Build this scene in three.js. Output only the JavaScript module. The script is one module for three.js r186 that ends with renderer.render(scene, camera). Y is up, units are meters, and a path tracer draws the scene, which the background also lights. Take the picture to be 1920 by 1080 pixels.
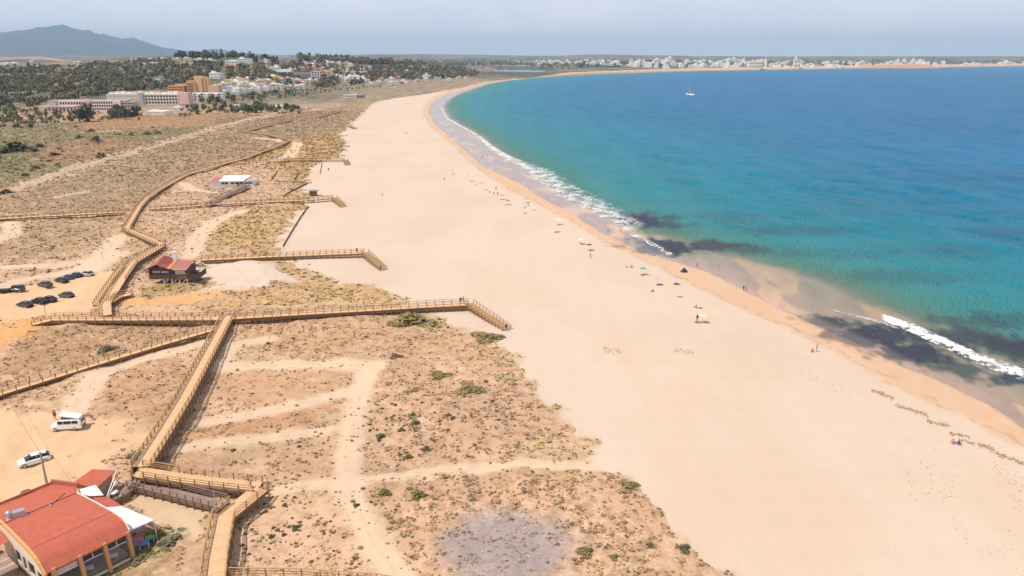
import * as THREE from 'three';
import { mergeGeometries } from 'three/addons/utils/BufferGeometryUtils.js';
import { MarchingCubes } from 'three/addons/objects/MarchingCubes.js';
import { createNoise2D } from 'simplex-noise';

// ---------------------------------------------------------------- camera, sky, sun, exposure
const W = 1024, H = 576;
const F = 1371, CX = 960, CY = 540, EYE = 62, PITCH = Math.atan(430 / F);   // lens of a 24 mm drone camera, 62 m above the sea
const scene = new THREE.Scene();
const camera = new THREE.PerspectiveCamera(2 * Math.atan(540 / F) * 180 / Math.PI, W / H, 1, 90000);
camera.position.set(0, EYE, 0);
camera.rotation.x = -PITCH;
const renderer = new THREE.WebGLRenderer({ antialias: true });
renderer.setSize(W, H);
renderer.toneMapping = THREE.LinearToneMapping;
renderer.toneMappingExposure = 0.96;
renderer.shadowMap.enabled = true;

const SUN = new THREE.Vector3(-0.43, 0.88, 0.2).normalize();
const sun = new THREE.DirectionalLight(new THREE.Color(1, 0.93, 0.82), 4.8);
sun.position.copy(SUN).multiplyScalar(600).add(new THREE.Vector3(0, 0, -250));
sun.target.position.set(0, 0, -250);
sun.castShadow = true;
sun.shadow.mapSize.set(4096, 4096);
Object.assign(sun.shadow.camera, { left: -420, right: 420, top: 420, bottom: -420, near: 10, far: 1500 });
scene.add(sun, sun.target);

function lcg(seed) { let s = seed >>> 0; return () => ((s = (Math.imul(s, 1664525) + 1013904223) >>> 0) / 4294967296); }
const noiseA = createNoise2D(lcg(11)), noiseB = createNoise2D(lcg(23)), noiseC = createNoise2D(lcg(37));
const fbm = (x, y, o = 4, n = noiseA) => { let a = 0.5, s = 0; for (let i = 0; i < o; i++) { s += a * n(x, y); x = x * 2.03 + 7.1; y = y * 2.03 - 3.7; a *= 0.5; } return s; };
const clamp = (v, a = 0, b = 1) => v < a ? a : v > b ? b : v;
const sstep = (a, b, v) => { const t = clamp((v - a) / (b - a)); return t * t * (3 - 2 * t); };
const lerp = (a, b, t) => a + (b - a) * t;
function table(xs, ys, v) { if (v <= xs[0]) return ys[0]; for (let i = 1; i < xs.length; i++) if (v <= xs[i]) return lerp(ys[i - 1], ys[i], (v - xs[i - 1]) / (xs[i] - xs[i - 1])); return ys[ys.length - 1]; }

{ // pale summer sky, a little thin high cloud everywhere
  const w = 1024, h = 512, d = new Float32Array(w * h * 4);
  for (let j = 0; j < h; j++) for (let i = 0; i < w; i++) {
    const el = ((j + 0.5) / h - 0.5) * Math.PI, az = (i + 0.5) / w * Math.PI * 2;
    const e = Math.max(0, el) / (Math.PI / 2), t = Math.pow(e, 0.42);
    const cx = Math.cos(az) * 4, cz = Math.sin(az) * 4;
    const c = clamp(0.5 + 0.9 * fbm(cx + 3, cz * 1.0 + el * 9, 5, noiseB), 0, 1) * 0.5;
    const base = [lerp(1.12, 0.09, t), lerp(1.14, 0.20, t), lerp(1.22, 0.45, t)];
    const cloud = [1.1, 1.1, 1.12];
    const k = (j * w + i) * 4;
    for (let q = 0; q < 3; q++) d[k + q] = lerp(base[q], cloud[q], c * sstep(-0.02, 0.06, el));
    d[k + 3] = 1;
  }
  const sky = new THREE.DataTexture(d, w, h, THREE.RGBAFormat, THREE.FloatType);
  sky.mapping = THREE.EquirectangularReflectionMapping;
  sky.magFilter = sky.minFilter = THREE.LinearFilter;
  sky.needsUpdate = true;
  scene.background = sky; scene.environment = sky;
}
scene.fog = new THREE.FogExp2(new THREE.Color(0.57, 0.775, 1.0), 0.000052);

// ---------------------------------------------------------------- survey: photograph column/row to a place on the ground
const CP = Math.cos(PITCH), SP = Math.sin(PITCH);
function sight(u, v) { const x = (u - CX) / F, y = -(v - CY) / F; return [x, y * CP - SP, -y * SP - CP]; }
function level(u, v, h) { const d = sight(u, v), t = (h - EYE) / d[1]; return [d[0] * t, d[2] * t]; }
const colOf = (x, z) => CX + F * x / (-z * CP);
function poly(list, h = 0) { const p = list.map(([u, v]) => level(u, v, h)); const q = new Float64Array(p.length * 2); p.forEach(([x, z], i) => { q[2 * i] = x; q[2 * i + 1] = z; }); return q; }
function polyBox(q) { let a = 1e9, b = -1e9, c = 1e9, d = -1e9; for (let i = 0; i < q.length; i += 2) { a = Math.min(a, q[i]); b = Math.max(b, q[i]); c = Math.min(c, q[i + 1]); d = Math.max(d, q[i + 1]); } return [a, b, c, d]; }
function sdPoly(q, x, z) { // negative inside
  let dd = 1e30, inside = false; const n = q.length;
  for (let i = 0, j = n - 2; i < n; j = i, i += 2) {
    const ax = q[j], az = q[j + 1], ex = q[i] - ax, ez = q[i + 1] - az, wx = x - ax, wz = z - az;
    const t = clamp((wx * ex + wz * ez) / (ex * ex + ez * ez)), dx = wx - ex * t, dz = wz - ez * t, s = dx * dx + dz * dz;
    if (s < dd) dd = s;
    if ((az > z) !== (q[i + 1] > z) && x < ex * (z - az) / ez + ax) inside = !inside;
  }
  return inside ? -Math.sqrt(dd) : Math.sqrt(dd);
}
function sdLine(q, x, z) { let dd = 1e30; for (let i = 2; i < q.length; i += 2) { const ax = q[i - 2], az = q[i - 1], ex = q[i] - ax, ez = q[i + 1] - az, wx = x - ax, wz = z - az, t = clamp((wx * ex + wz * ez) / (ex * ex + ez * ez)), dx = wx - ex * t, dz = wz - ez * t, s = dx * dx + dz * dz; if (s < dd) dd = s; } return Math.sqrt(dd); }

const FAR_SHORE = [[950, 151], [1000, 145.5], [1060, 142], [1120, 139], [1180, 137], [1240, 135], [1320, 133], [1400, 131.5], [1500, 130], [1580, 128.5], [1620, 128], [1750, 127], [1800, 125.5], [1920, 124], [2200, 123]];
const closeSea = (list) => { const q = [...poly(list)]; const n = q.length; q.push(30000, q[n - 1], 30000, 400, 200, 300); return new Float64Array(q); };
const NEAR_EDGE = [[2300, 1010], [2050, 870], [1920, 800], [1850, 755], [1760, 712], [1700, 690], [1600, 640], [1520, 605], [1450, 572], [1400, 545], [1330, 510], [1255, 487]];
const shoreBend = [[1215, 466], [1185, 442], [1150, 420], [1110, 400], [1075, 384], [1040, 364], [1005, 338], [985, 321], [950, 302], [920, 282], [900, 264], [880, 248], [855, 235], [838, 224], [828, 209], [826, 198], [836, 187], [852, 178], [880, 168], [910, 158]];
const SEA = closeSea([...NEAR_EDGE, ...shoreBend, ...FAR_SHORE]);
const SHELF = closeSea([[2300, 850], [1920, 690], [1830, 655], [1760, 628], [1700, 604], [1655, 588], [1600, 562], [1560, 540], [1500, 519], [1430, 499], [1330, 473], [1240, 444], ...shoreBend.slice(1).map(([a, b]) => [a + 4, b - 1]), ...FAR_SHORE]);
const WET = closeSea([...NEAR_EDGE, [1200, 471], [1130, 441], [1070, 403], [1020, 376], [980, 349], [955, 338], [905, 316], [890, 301], [850, 266], [818, 237], [804, 212], [806, 200], [822, 186], [845, 175], [880, 166], [910, 157], ...FAR_SHORE]);
const BERM = closeSea([[2300, 1075], [1920, 850], [1800, 790], [1700, 745], [1600, 690], [1500, 635], [1420, 600], [1330, 560], [1250, 520], [1200, 492], [1130, 460], [1060, 418], [1000, 385], [960, 365], [900, 328], [830, 262], [800, 232], [793, 215], [796, 200], [812, 184], [840, 170], [880, 160], [915, 152], ...FAR_SHORE.map(([a, b]) => [a, b - 2.2])]);
const DUNES = (() => { const q = [...poly([[1420, 1180], [1365, 1085], [1330, 1020], [1270, 970], [1210, 915], [1160, 885], [1120, 868], [1115, 845], [1090, 810], [1060, 775], [1030, 740], [995, 700], [975, 670], [935, 640], [900, 622], [860, 605], [815, 588], [770, 580], [755, 560], [700, 536], [640, 532], [600, 512], [560, 490], [520, 480], [535, 440], [560, 400], [590, 372], [570, 352], [580, 330], [590, 312], [640, 292], [652, 275], [640, 250], [655, 235], [680, 215], [692, 201], [705, 191], [740, 184], [800, 176], [850, 166], [900, 154.5], [960, 147], [1060, 139.5], [1180, 134.5], [1320, 130.3], [1500, 127], [1750, 123.5], [2200, 120]], 3)]; q.push(30000, -90000, -90000, -90000, -90000, 300, 60, 300); return new Float64Array(q); })();
const LAGOON = poly([[905, 131.5], [960, 131], [1040, 131.5], [1120, 130], [1180, 129], [1190, 131], [1110, 134], [1040, 137], [985, 140], [930, 142], [905, 138]], 1);

// ---------------------------------------------------------------- terrain height (sea level is 0)
function waterDepth(x, z, off) {
  const s4 = -sdPoly(SHELF, x, z);
  let d = 0.05 * sstep(0, 14, off) + 0.0045 * Math.min(off, 20);
  if (s4 > 0) d += s4 < 40 ? 0.045 * s4 : 1.8 + (s4 - 40) * 0.022;
  return Math.min(d, 14);
}
const HU = [-900, 0, 150, 260, 340, 430, 500, 600, 700, 800, 900, 1000], HC = [117, 119, 114, 108, 105.5, 106.5, 109.5, 113, 117, 123, 129, 134], HF = [1000, 1000, 1000, 1000, 1000, 1020, 1150, 1350, 1600, 1900, 2200, 2500], HR = [2300, 2300, 2300, 2300, 2300, 2350, 2450, 2550, 2700, 2900, 3000, 3100];
function hills(x, z, r) {
  if (z > -300) return 0;
  const u = colOf(x, z), rc = table(HU, HR, u), rf = table(HU, HF, u), ec = Math.max(4, 62 - rc * (table(HU, HC, u) - 110) / 1440);
  let h = sstep(rf, rc, r) * (ec - 3);
  h += sstep(rf, rf + 400, r) * (7 * fbm(x / 330, z / 330, 3) + 3) * sstep(1000, 700, u) * sstep(rc + 300, rc - 500, r);
  const plain = 18 + 8 * fbm(x / 1500, z / 1500, 2, noiseB) + sstep(220, 60, u) * 52 * sstep(3000, 4600, r);
  const inland = u > 1000 ? sstep(0, 1, (u - 1000) / 150) : 0;
  if (r > rc) h = lerp(h, plain, sstep(rc, rc + 1300, r) * (1 - inland));
  const ridge = table([-900, 300, 700, 900, 1100, 1300, 1600, 2300], [80, 95, 118, 112, 88, 62, 52, 48], u) * (1 + 0.16 * fbm(x / 2600, z / 2600, 3, noiseC));
  h = Math.max(h, ridge * sstep(6500, 11500, r));
  return h;
}
function T(x, z) {
  const sd = sdPoly(SEA, x, z), r = Math.hypot(x, z);
  if (sd < 0) return -waterDepth(x, z, -sd);
  let y = 3 * (1 - Math.exp(-sd / 26));
  if (r < 1100) { const v = -sdPoly(DUNES, x, z); if (v > 0) y += sstep(0, 14, v) * (0.5 * noiseA(x / 31, z / 31) + 0.35 * noiseB(x / 12, z / 12) + 0.12 * noiseC(x / 4, z / 4) + 0.25) * sstep(1100, 600, r); }
  if (r > 700) { y += hills(x, z, r); if (r > 1500) { const l = sdPoly(LAGOON, x, z); if (l < 0) y = Math.min(y, 0.2); const u = colOf(x, z); if (u > 1000 && z < 0) y += sstep(40, 1600, sd) * 34 * sstep(1000, 1150, u); } }
  return y;
}
// a place on the ground (plus dh) seen at column u, row v
function site(u, v, dh = 0) {
  const d = sight(u, v);
  let t = 20, p = 20;
  for (let i = 0; i < 4000; i++) {
    const x = d[0] * t, y = EYE + d[1] * t, z = d[2] * t;
    if (y < T(x, z) + dh) { let a = p, b = t; for (let k = 0; k < 14; k++) { const m = (a + b) / 2; if (EYE + d[1] * m < T(d[0] * m, d[2] * m) + dh) b = m; else a = m; } return new THREE.Vector3(d[0] * b, EYE + d[1] * b, d[2] * b); }
    p = t; t += Math.max(0.6, t * 0.006);
    if (t > 30000) break;
  }
  return new THREE.Vector3(d[0] * 20000, 30, d[2] * 20000);
}

// ---------------------------------------------------------------- helpers for things
const names = new Map();
function numbered(n) { const k = names.get(n) || 0; names.set(n, k + 1); return k ? `${n}_${String(k).padStart(3, '0')}` : n; }
function tag(o, label, category, group) { o.userData.label = label; o.userData.category = category; if (group) o.userData.group = group; return o; }
function thing(name, label, category, pos, turn = 0, group) { const o = new THREE.Group(); o.name = numbered(name); scene.add(o); if (pos) o.position.copy(pos); o.rotation.y = turn; return tag(o, label, category, group); }
function part(name, geo, m, parent) { const o = new THREE.Mesh(Array.isArray(geo) ? merge(geo) : geo, m); o.name = name; o.castShadow = o.receiveShadow = true; parent.add(o); return o; }
function struct(name, geo, m) { const o = part(numbered(name), geo, m, scene); o.userData.kind = 'structure'; return o; }
function stuff(name, geo, m, mats, cols) { const o = new THREE.InstancedMesh(geo, m, mats.length); o.name = numbered(name); mats.forEach((q, i) => o.setMatrixAt(i, q)); if (cols) cols.forEach((c, i) => o.setColorAt(i, c)); o.castShadow = o.receiveShadow = true; o.userData.kind = 'stuff'; scene.add(o); return o; }
function merge(list) { return list.length === 1 ? list[0] : mergeGeometries(list.map((g) => g.index ? g.toNonIndexed() : g)); }
const rgb = (r, g, b) => new THREE.Color(r, g, b);
function mat(c, o = {}) { return new THREE.MeshStandardMaterial({ color: c, roughness: 0.85, ...o }); }
function box(w, h, d, x = 0, y = 0, z = 0, ry = 0) { const g = new THREE.BoxGeometry(w, h, d); if (ry) g.rotateY(ry); g.translate(x, y, z); return g; }
function cyl(r0, r1, h, x = 0, y = 0, z = 0, n = 8) { const g = new THREE.CylinderGeometry(r0, r1, h, n); g.translate(x, y, z); return g; }
const V = (x, y, z) => new THREE.Vector3(x, y, z);
function bar(a, b, w, h) { // box beam from a to b, upright section
  const d = b.clone().sub(a), L = d.length(), g = new THREE.BoxGeometry(w, h, L), m = new THREE.Matrix4();
  const zx = d.clone().normalize(), up = Math.abs(zx.y) > 0.95 ? V(1, 0, 0) : V(0, 1, 0), xx = up.clone().cross(zx).normalize(), yy = zx.clone().cross(xx);
  m.makeBasis(xx, yy, zx).setPosition(a.clone().add(b).multiplyScalar(0.5));
  return g.applyMatrix4(m);
}
function prism(pts, y0, y1) { // plan polygon [[x,z]] pulled up
  const s = new THREE.Shape(pts.map(([x, z]) => new THREE.Vector2(x, -z))), g = new THREE.ExtrudeGeometry(s, { depth: y1 - y0, bevelEnabled: false });
  return g.rotateX(-Math.PI / 2).translate(0, y0, 0);
}
function quadSheet(rows) { // rows of Vector3, smooth surface with uv in metres
  const n = rows[0].length, p = [], uv = [], ix = [];
  rows.forEach((r, i) => r.forEach((q, j) => { p.push(q.x, q.y, q.z); uv.push(q.distanceTo(r[0]), q.distanceTo(rows[0][j])); }));
  for (let i = 0; i + 1 < rows.length; i++) for (let j = 0; j + 1 < n; j++) { const a = i * n + j; ix.push(a, a + n, a + 1, a + 1, a + n, a + n + 1); }
  const g = new THREE.BufferGeometry(); g.setAttribute('position', new THREE.Float32BufferAttribute(p, 3)); g.setAttribute('uv', new THREE.Float32BufferAttribute(uv, 2)); g.setIndex(ix); g.computeVertexNormals(); return g;
}
function dataTex(n, fn, srgb) { const d = new Uint8Array(n * n * 4); for (let j = 0; j < n; j++) for (let i = 0; i < n; i++) { const c = fn(i / n, j / n); const k = (j * n + i) * 4; for (let q = 0; q < 3; q++) d[k + q] = clamp(Array.isArray(c) ? c[q] : c) * 255; d[k + 3] = 255; } const t = new THREE.DataTexture(d, n, n); t.wrapS = t.wrapT = THREE.RepeatWrapping; t.magFilter = THREE.LinearFilter; t.minFilter = THREE.LinearMipmapLinearFilter; t.generateMipmaps = true; if (srgb) t.colorSpace = THREE.SRGBColorSpace; t.needsUpdate = true; return t; }
// noise that tiles on the unit square
const tile = (f) => (u, v) => { const a = sstep(0, 1, u), b = sstep(0, 1, v); return lerp(lerp(f(u, v), f(u - 1, v), a), lerp(f(u, v - 1), f(u - 1, v - 1), a), b); };

// ---------------------------------------------------------------- what the ground is made of: [colour], how thick it is grown over, tone of the plants
const SAND = [0.575, 0.436, 0.328], DUNE = [0.54, 0.348, 0.214], DIRT = [0.60, 0.385, 0.215], ORANGE = [0.58, 0.315, 0.13], SCRUB = [0.385, 0.22, 0.118], DAMP = [0.565, 0.335, 0.19], SOAKED = [0.34, 0.225, 0.165];
function zone(pts, c, dens, tone, feather = 3, a = 1) { const q = poly(pts, 3); return { q, b: polyBox(q), c, dens, tone, feather, a }; }
const ZONES = [
  zone([[-260, 232], [0, 232], [130, 228], [300, 215], [440, 214], [470, 222], [400, 240], [300, 270], [150, 310], [30, 352], [-260, 430]], [0.209, 0.153, 0.069], 0.55, 1, 10),
  zone([[130, 226], [330, 212], [460, 212], [400, 236], [250, 243], [150, 245]], [0.331, 0.176, 0.080], 0.2, 0, 14),
  zone([[-100, 275], [0, 262], [70, 262], [110, 285], [40, 320], [-100, 330]], [0.145, 0.121, 0.048], 0.9, 1, 14),
  zone([[60, 285], [150, 262], [250, 262], [220, 285], [120, 305]], [0.288, 0.151, 0.069], 0.4, 0, 14),
  zone([[30, 360], [300, 275], [470, 228], [560, 212], [650, 200], [670, 215], [640, 250], [560, 262], [545, 262], [400, 310], [300, 350], [250, 395], [0, 402], [-260, 440]], [0.304, 0.194, 0.103], 0.62, 2, 5),
  zone([[560, 262], [640, 246], [652, 280], [585, 310], [570, 340], [480, 305], [440, 302], [500, 282]], [0.427, 0.249, 0.108], 0.75, 3, 8),
  zone([[640, 190], [690, 160], [800, 160], [880, 155], [820, 172], [740, 182], [690, 198], [640, 235]], [0.352, 0.203, 0.104], 0.5, 0, 10),
  zone([[-60, 410], [220, 402], [228, 430], [120, 488], [-60, 495]], [0.384, 0.240, 0.128], 0.7, 2, 5),
  zone([[370, 475], [375, 440], [420, 402], [500, 386], [565, 385], [545, 420], [522, 472]], [0.459, 0.277, 0.124], 0.8, 3, 5),
  zone([[60, 535], [170, 495], [240, 480], [270, 470], [240, 500], [175, 512], [110, 522]], [0.373, 0.231, 0.117], 0.7, 2, 4),
  zone([[495, 483], [540, 490], [600, 526], [690, 533], [750, 554], [700, 566], [560, 571], [420, 581], [360, 578], [430, 548], [540, 545], [562, 530]], [0.480, 0.291, 0.137], 0.75, 3, 4),
  zone([[380, 492], [490, 488], [530, 506], [552, 528], [470, 543], [390, 552], [330, 557], [400, 536], [378, 518]], SAND, 0, 0, 3),
  zone([[225, 567], [330, 553], [432, 545], [395, 562], [260, 584]], ORANGE, 0, 0, 3),
  zone([[255, 545], [330, 530], [385, 522], [402, 535], [330, 553], [255, 562]], [0.363, 0.231, 0.096], 0.85, 3, 2),
  zone([[-120, 578], [40, 540], [180, 511], [232, 520], [178, 590], [90, 603], [-120, 630]], DIRT, 0, 0, 3),
  zone([[-120, 618], [90, 603], [150, 606], [60, 640], [-120, 700]], [0.619, 0.304, 0.112], 0.12, 0, 5),
  zone([[20, 662], [90, 616], [280, 612], [335, 630], [200, 660], [100, 697], [-20, 716]], [0.384, 0.221, 0.112], 0.7, 0, 4),
  zone([[-120, 768], [110, 765], [262, 790], [252, 830], [200, 872], [130, 892], [60, 935], [-120, 970]], DIRT, 0, 0, 4),
  zone([[165, 745], [200, 697], [280, 683], [350, 690], [340, 740], [290, 790], [200, 778]], [0.427, 0.240, 0.128], 0.6, 0, 4),
  zone([[410, 700], [640, 692], [655, 720], [560, 752], [440, 778], [390, 770]], [0.480, 0.277, 0.152], 0.5, 0, 4),
  zone([[330, 850], [370, 792], [430, 790], [560, 768], [650, 735], [640, 760], [560, 808], [430, 832]], [0.448, 0.240, 0.120], 0.35, 0, 3),
  zone([[455, 610], [640, 590], [800, 620], [930, 645], [980, 700], [900, 680], [760, 660], [560, 678], [430, 670]], [0.470, 0.277, 0.152], 0.75, 0, 5),
  zone([[680, 720], [800, 690], [950, 720], [1040, 760], [1080, 830], [900, 850], [700, 860]], [0.491, 0.295, 0.181], 0.75, 0, 5),
  zone([[440, 925], [640, 915], [640, 960], [700, 1090], [440, 1090]], [0.576, 0.360, 0.221], 0.5, 0, 4),
  zone([[690, 925], [840, 895], [1130, 885], [1220, 935], [1330, 1040], [1370, 1110], [740, 1110]], [0.502, 0.299, 0.177], 0.8, 0, 4),
  zone([[828, 1012], [880, 966], [950, 950], [1030, 975], [1085, 1015], [1060, 1060], [1000, 1110], [850, 1110]], [0.31, 0.245, 0.225], 0.55, 4, 4.5, 0.96),
  zone([[232, 932], [290, 922], [430, 955], [395, 975], [385, 1010], [340, 1015], [290, 985]], [0.55, 0.385, 0.235], 0, 0, 1.2),
  zone([[120, 1100], [190, 1062], [250, 1040], [295, 990], [335, 1002], [342, 1040], [270, 1100]], [0.352, 0.221, 0.112], 0.95, 1, 1.5),
];
function track(pts, w, c = DUNE, feather = 1.2) { const q = poly(pts, 3), b = polyBox(q); return { q, b: [b[0] - w - 4, b[1] + w + 4, b[2] - w - 4, b[3] + w + 4], w, c, feather }; }
const PALE = [0.60, 0.43, 0.29];
const TRACKS = [
  track([[400, 690], [560, 685], [700, 690]], 2.4, PALE), track([[700, 688], [672, 728], [560, 758], [440, 784], [385, 792]], 1.8, PALE),
  track([[700, 690], [682, 720], [664, 790], [650, 880], [662, 940], [700, 1020], [760, 1100]], 1.9, PALE), track([[520, 919], [640, 907], [800, 888], [960, 874], [1150, 872]], 1.0, PALE, 0.6), track([[520, 928], [640, 916], [800, 898], [960, 880], [1150, 876]], 0.5, PALE, 0.5),
  track([[320, 852], [420, 836], [520, 820], [610, 806]], 1.5, PALE), track([[130, 780], [150, 750], [175, 715], [210, 690], [320, 662], [410, 636]], 2.6, PALE), track([[500, 640], [430, 655], [400, 690]], 2.2, PALE),
  track([[-60, 560], [60, 522], [150, 506], [200, 474], [226, 442]], 3, PALE), track([[-60, 505], [100, 500], [200, 480]], 2.2, PALE), track([[-40, 470], [25, 440], [20, 420]], 3, PALE), track([[170, 505], [215, 478]], 5, PALE),
  track([[30, 356], [150, 312], [300, 272], [400, 241], [470, 223], [560, 202], [640, 178], [700, 165]], 2.2, [0.44, 0.32, 0.21]), track([[40, 348], [150, 306], [300, 267], [400, 238], [470, 221]], 0.7, [0.5, 0.4, 0.3], 0.7),
  track([[360, 480], [372, 445], [400, 415], [450, 396]], 3, PALE), track([[110, 372], [165, 360]], 1.6, PALE), track([[345, 345], [360, 358], [400, 362]], 2.5, PALE), track([[130, 250], [250, 244], [330, 240]], 1.2, [0.48, 0.34, 0.2]),
  track([[480, 258], [560, 270], [540, 295], [470, 310]], 4, PALE), track([[0, 236], [80, 232], [125, 226]], 3, [0.42, 0.36, 0.3]), track([[380, 212], [470, 207], [560, 197], [640, 176]], 4, [0.45, 0.30, 0.19]),
];
const FADE = (c, k, o) => { o[0] = lerp(o[0], c[0], k); o[1] = lerp(o[1], c[1], k); o[2] = lerp(o[2], c[2], k); };
const WEEDS = [[1210, 412, 60, 15, 1], [1245, 420, 60, 9, 0.8], [1245, 463, 85, 17, 1], [1330, 460, 80, 10, 0.9], [1400, 470, 70, 9, 0.55], [1490, 432, 110, 12, 0.5], [1390, 408, 100, 12, 0.3], [1560, 475, 120, 12, 0.32], [1900, 440, 120, 16, 0.35], [1560, 606, 60, 16, 0.9], [1640, 632, 110, 26, 1], [1720, 662, 100, 26, 1], [1800, 690, 70, 16, 0.7], [1900, 712, 70, 16, 0.9], [1790, 632, 110, 20, 0.9], [1900, 650, 120, 30, 0.95], [1860, 600, 120, 18, 0.6], [1700, 520, 120, 14, 0.35], [1780, 470, 140, 14, 0.25], [1620, 390, 160, 14, 0.2], [1850, 330, 220, 14, 0.18]].map(([u, v, a, b, k]) => { const [x, z] = level(u, v, 0), [x1] = level(u + a, v, 0), [, z1] = level(u, v - b, 0), [, z2] = level(u, v + b, 0); return { x, z, a: x1 - x, b: (z2 - z1) / 2, k }; });
function weedAt(x, z) { // drifting and growing seaweed, ragged beds drawn out along the shore
  let k = 0; for (const w of WEEDS) { const dx = (x - w.x) / w.a, dz = (z - w.z) / w.b, e = dx * dx + dz * dz; if (e < 2.5) k = Math.max(k, w.k * sstep(1.25, 0.45, Math.sqrt(e) + 0.75 * fbm(x / 11 + z / 30, z / 20, 4, noiseC) + 0.22 * noiseB(x / 3.2, z / 4.2))); }
  return k;
}
const out = [0, 0, 0];
let grown = 0, tone = 0;
function ground(x, z, y) { // fills out[], grown, tone
  const r = Math.hypot(x, z), sd = sdPoly(SEA, x, z);
  grown = 0; tone = 0;
  if (sd < 0) { // seabed: rippled sand with weed beds
    FADE(SOAKED, 1, out); FADE([0.05, 0.045, 0.05], 0.9 * weedAt(x, z), out);
    return;
  }
  const jag = 2.2 * fbm(x / 14, z / 14, 3, noiseB);
  const v = -sdPoly(DUNES, x, z) + (r < 1500 ? 2.5 * jag : 12 * jag);
  const g = 0.5 * noiseA(x / 60, z / 60) + 0.3 * noiseB(x / 9, z / 9) + 0.2 * noiseC(x / 1.7, z / 1.7);
  FADE(SAND, 1, out);
  FADE([0.545, 0.395, 0.285], 0.55 * sstep(-0.25, 0.45, fbm(x / 45, z / 70, 4, noiseC)), out); // shellier, tanner patches
  for (let q = 0; q < 3; q++) out[q] *= 1 + 0.035 * g;
  const s1 = -sdPoly(BERM, x, z) + jag * 0.8;
  if (s1 > -30) {
    const s2 = -sdPoly(WET, x, z) + jag * 0.5;
    FADE(DAMP, sstep(-1.5, 1.5, s1) * (0.72 + 0.22 * g + 0.2 * noiseA(x / 5, z / 5)), out);
    const line = Math.abs(s1 - 1.2 + 1.6 * noiseC(x / 7, z / 7)); // tide line of dry weed crumbs
    if (line < 0.8 && noiseB(x / 3.5, z / 3.5) > -0.1) FADE([0.36, 0.20, 0.09], 0.5 * (1 - line / 0.8), out);
    FADE(SOAKED, sstep(-1.5, 1.5, s2), out);
    FADE([0.05, 0.045, 0.05], 0.7 * weedAt(x, z), out);
  }
  if (v > 0) {
    if (r < 1250) {
      const rag = (n) => n * fbm(x / 8, z / 8, 3, noiseC);
      const c = clamp(0.5 + 1.1 * fbm(x / 24, z / 24, 4, noiseC));
      FADE(DUNE, sstep(0, 3, v), out); grown = 0.55 * sstep(0, 3, v);
      FADE(SCRUB, 0.75 * c * sstep(0, 3, v), out);
      if (v < 11 && r < 700) { const k = sstep(0, 2, v) * sstep(11, 6, v) * sstep(-0.1, 0.25, noiseB(x / 10, z / 10)); FADE([0.44, 0.33, 0.17], 0.7 * k, out); grown = lerp(grown, 0.85, k); tone = k > 0.4 ? 3 : 0; }
      for (const Z of ZONES) {
        if (x < Z.b[0] - 20 || x > Z.b[1] + 20 || z < Z.b[2] - 20 || z > Z.b[3] + 20) continue;
        const d = sdPoly(Z.q, x, z) + rag(Z.a < 1 ? 1.6 : Z.feather * 2.2), k = sstep(Z.feather * 0.6, -Z.feather * 0.6, d) * Z.a;
        if (k > 0) { FADE(Z.c, k, out); grown = lerp(grown, Z.dens, k); if (k > 0.5) tone = Z.tone; }
      }
      // litter, bare sand and dry stalks between the plants
      const fine = noiseA(x / 1.1, z / 1.1) * 0.6 + noiseB(x / 2.8, z / 2.8) * 0.8 + 0.5 * noiseC(x / 0.45, z / 0.45);
      const patch = sstep(-0.2, 0.55, fbm(x / 17 + 9, z / 17, 3, noiseB) + 0.15);
      FADE([0.62, 0.45, 0.31], grown * 0.75 * sstep(0.1, 0.8, fine) * patch, out);
      FADE([0.25, 0.135, 0.065], grown * 0.72 * sstep(0.05, 0.85, -fine), out);
      for (const t of TRACKS) {
        if (x < t.b[0] || x > t.b[1] || z < t.b[2] || z > t.b[3]) continue;
        const d = sdLine(t.q, x, z) - t.w + rag(1.3), k = sstep(t.feather, -t.feather * 0.5, d);
        if (k > 0) { const crown = Math.abs(sdLine(t.q, x, z) - t.w * 0.42) < t.w * 0.3 ? 1 : 0.8; FADE(t.c, k * 0.92 * crown, out); grown *= 1 - k * 0.9; }
      }
      for (let q = 0; q < 3; q++) out[q] *= 1 + 0.06 * g;
    }
    if (r > 850) { // fields, woods and heath inland
      const k = sstep(850, 1250, r), u = colOf(x, z);
      const a = fbm(x / 160, z / 160, 4), b = fbm(x / 420 + 5, z / 420, 3, noiseB);
      const c = [0.13, 0.105, 0.06];
      FADE([0.075, 0.072, 0.04], sstep(-0.15, 0.2, a), c); FADE([0.27, 0.18, 0.105], sstep(0.12, 0.3, b) * sstep(0.1, -0.15, a), c); FADE([0.06, 0.066, 0.036], sstep(0.1, 0.35, -b) * 0.8, c);
      if (u < 160 && r > 3300 && r < 6500) FADE([0.46, 0.25, 0.15], sstep(0.02, 0.12, a + 0.1), c);
      if (u > 560 && r < 2300) FADE([0.30, 0.21, 0.125], 0.8 * sstep(560, 700, u), c);
      if (r > 2600) { const f1 = fbm(x / 900, z / 260, 3, noiseC); FADE([0.30, 0.24, 0.17], 0.8 * sstep(0.16, 0.26, f1), c); FADE([0.045, 0.055, 0.035], 0.8 * sstep(0.12, 0.22, -f1), c); }
      if (r < 2600) { const f2 = fbm(x / 34, z / 34, 4, noiseA); FADE([0.36, 0.25, 0.16], 0.6 * sstep(0.08, 0.4, f2), c); FADE([0.10, 0.082, 0.042], 0.65 * sstep(0.05, 0.35, -f2), c); }
      FADE(c, k, out); if (k > 0.3) grown = 0;
    }
  }
}

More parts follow.
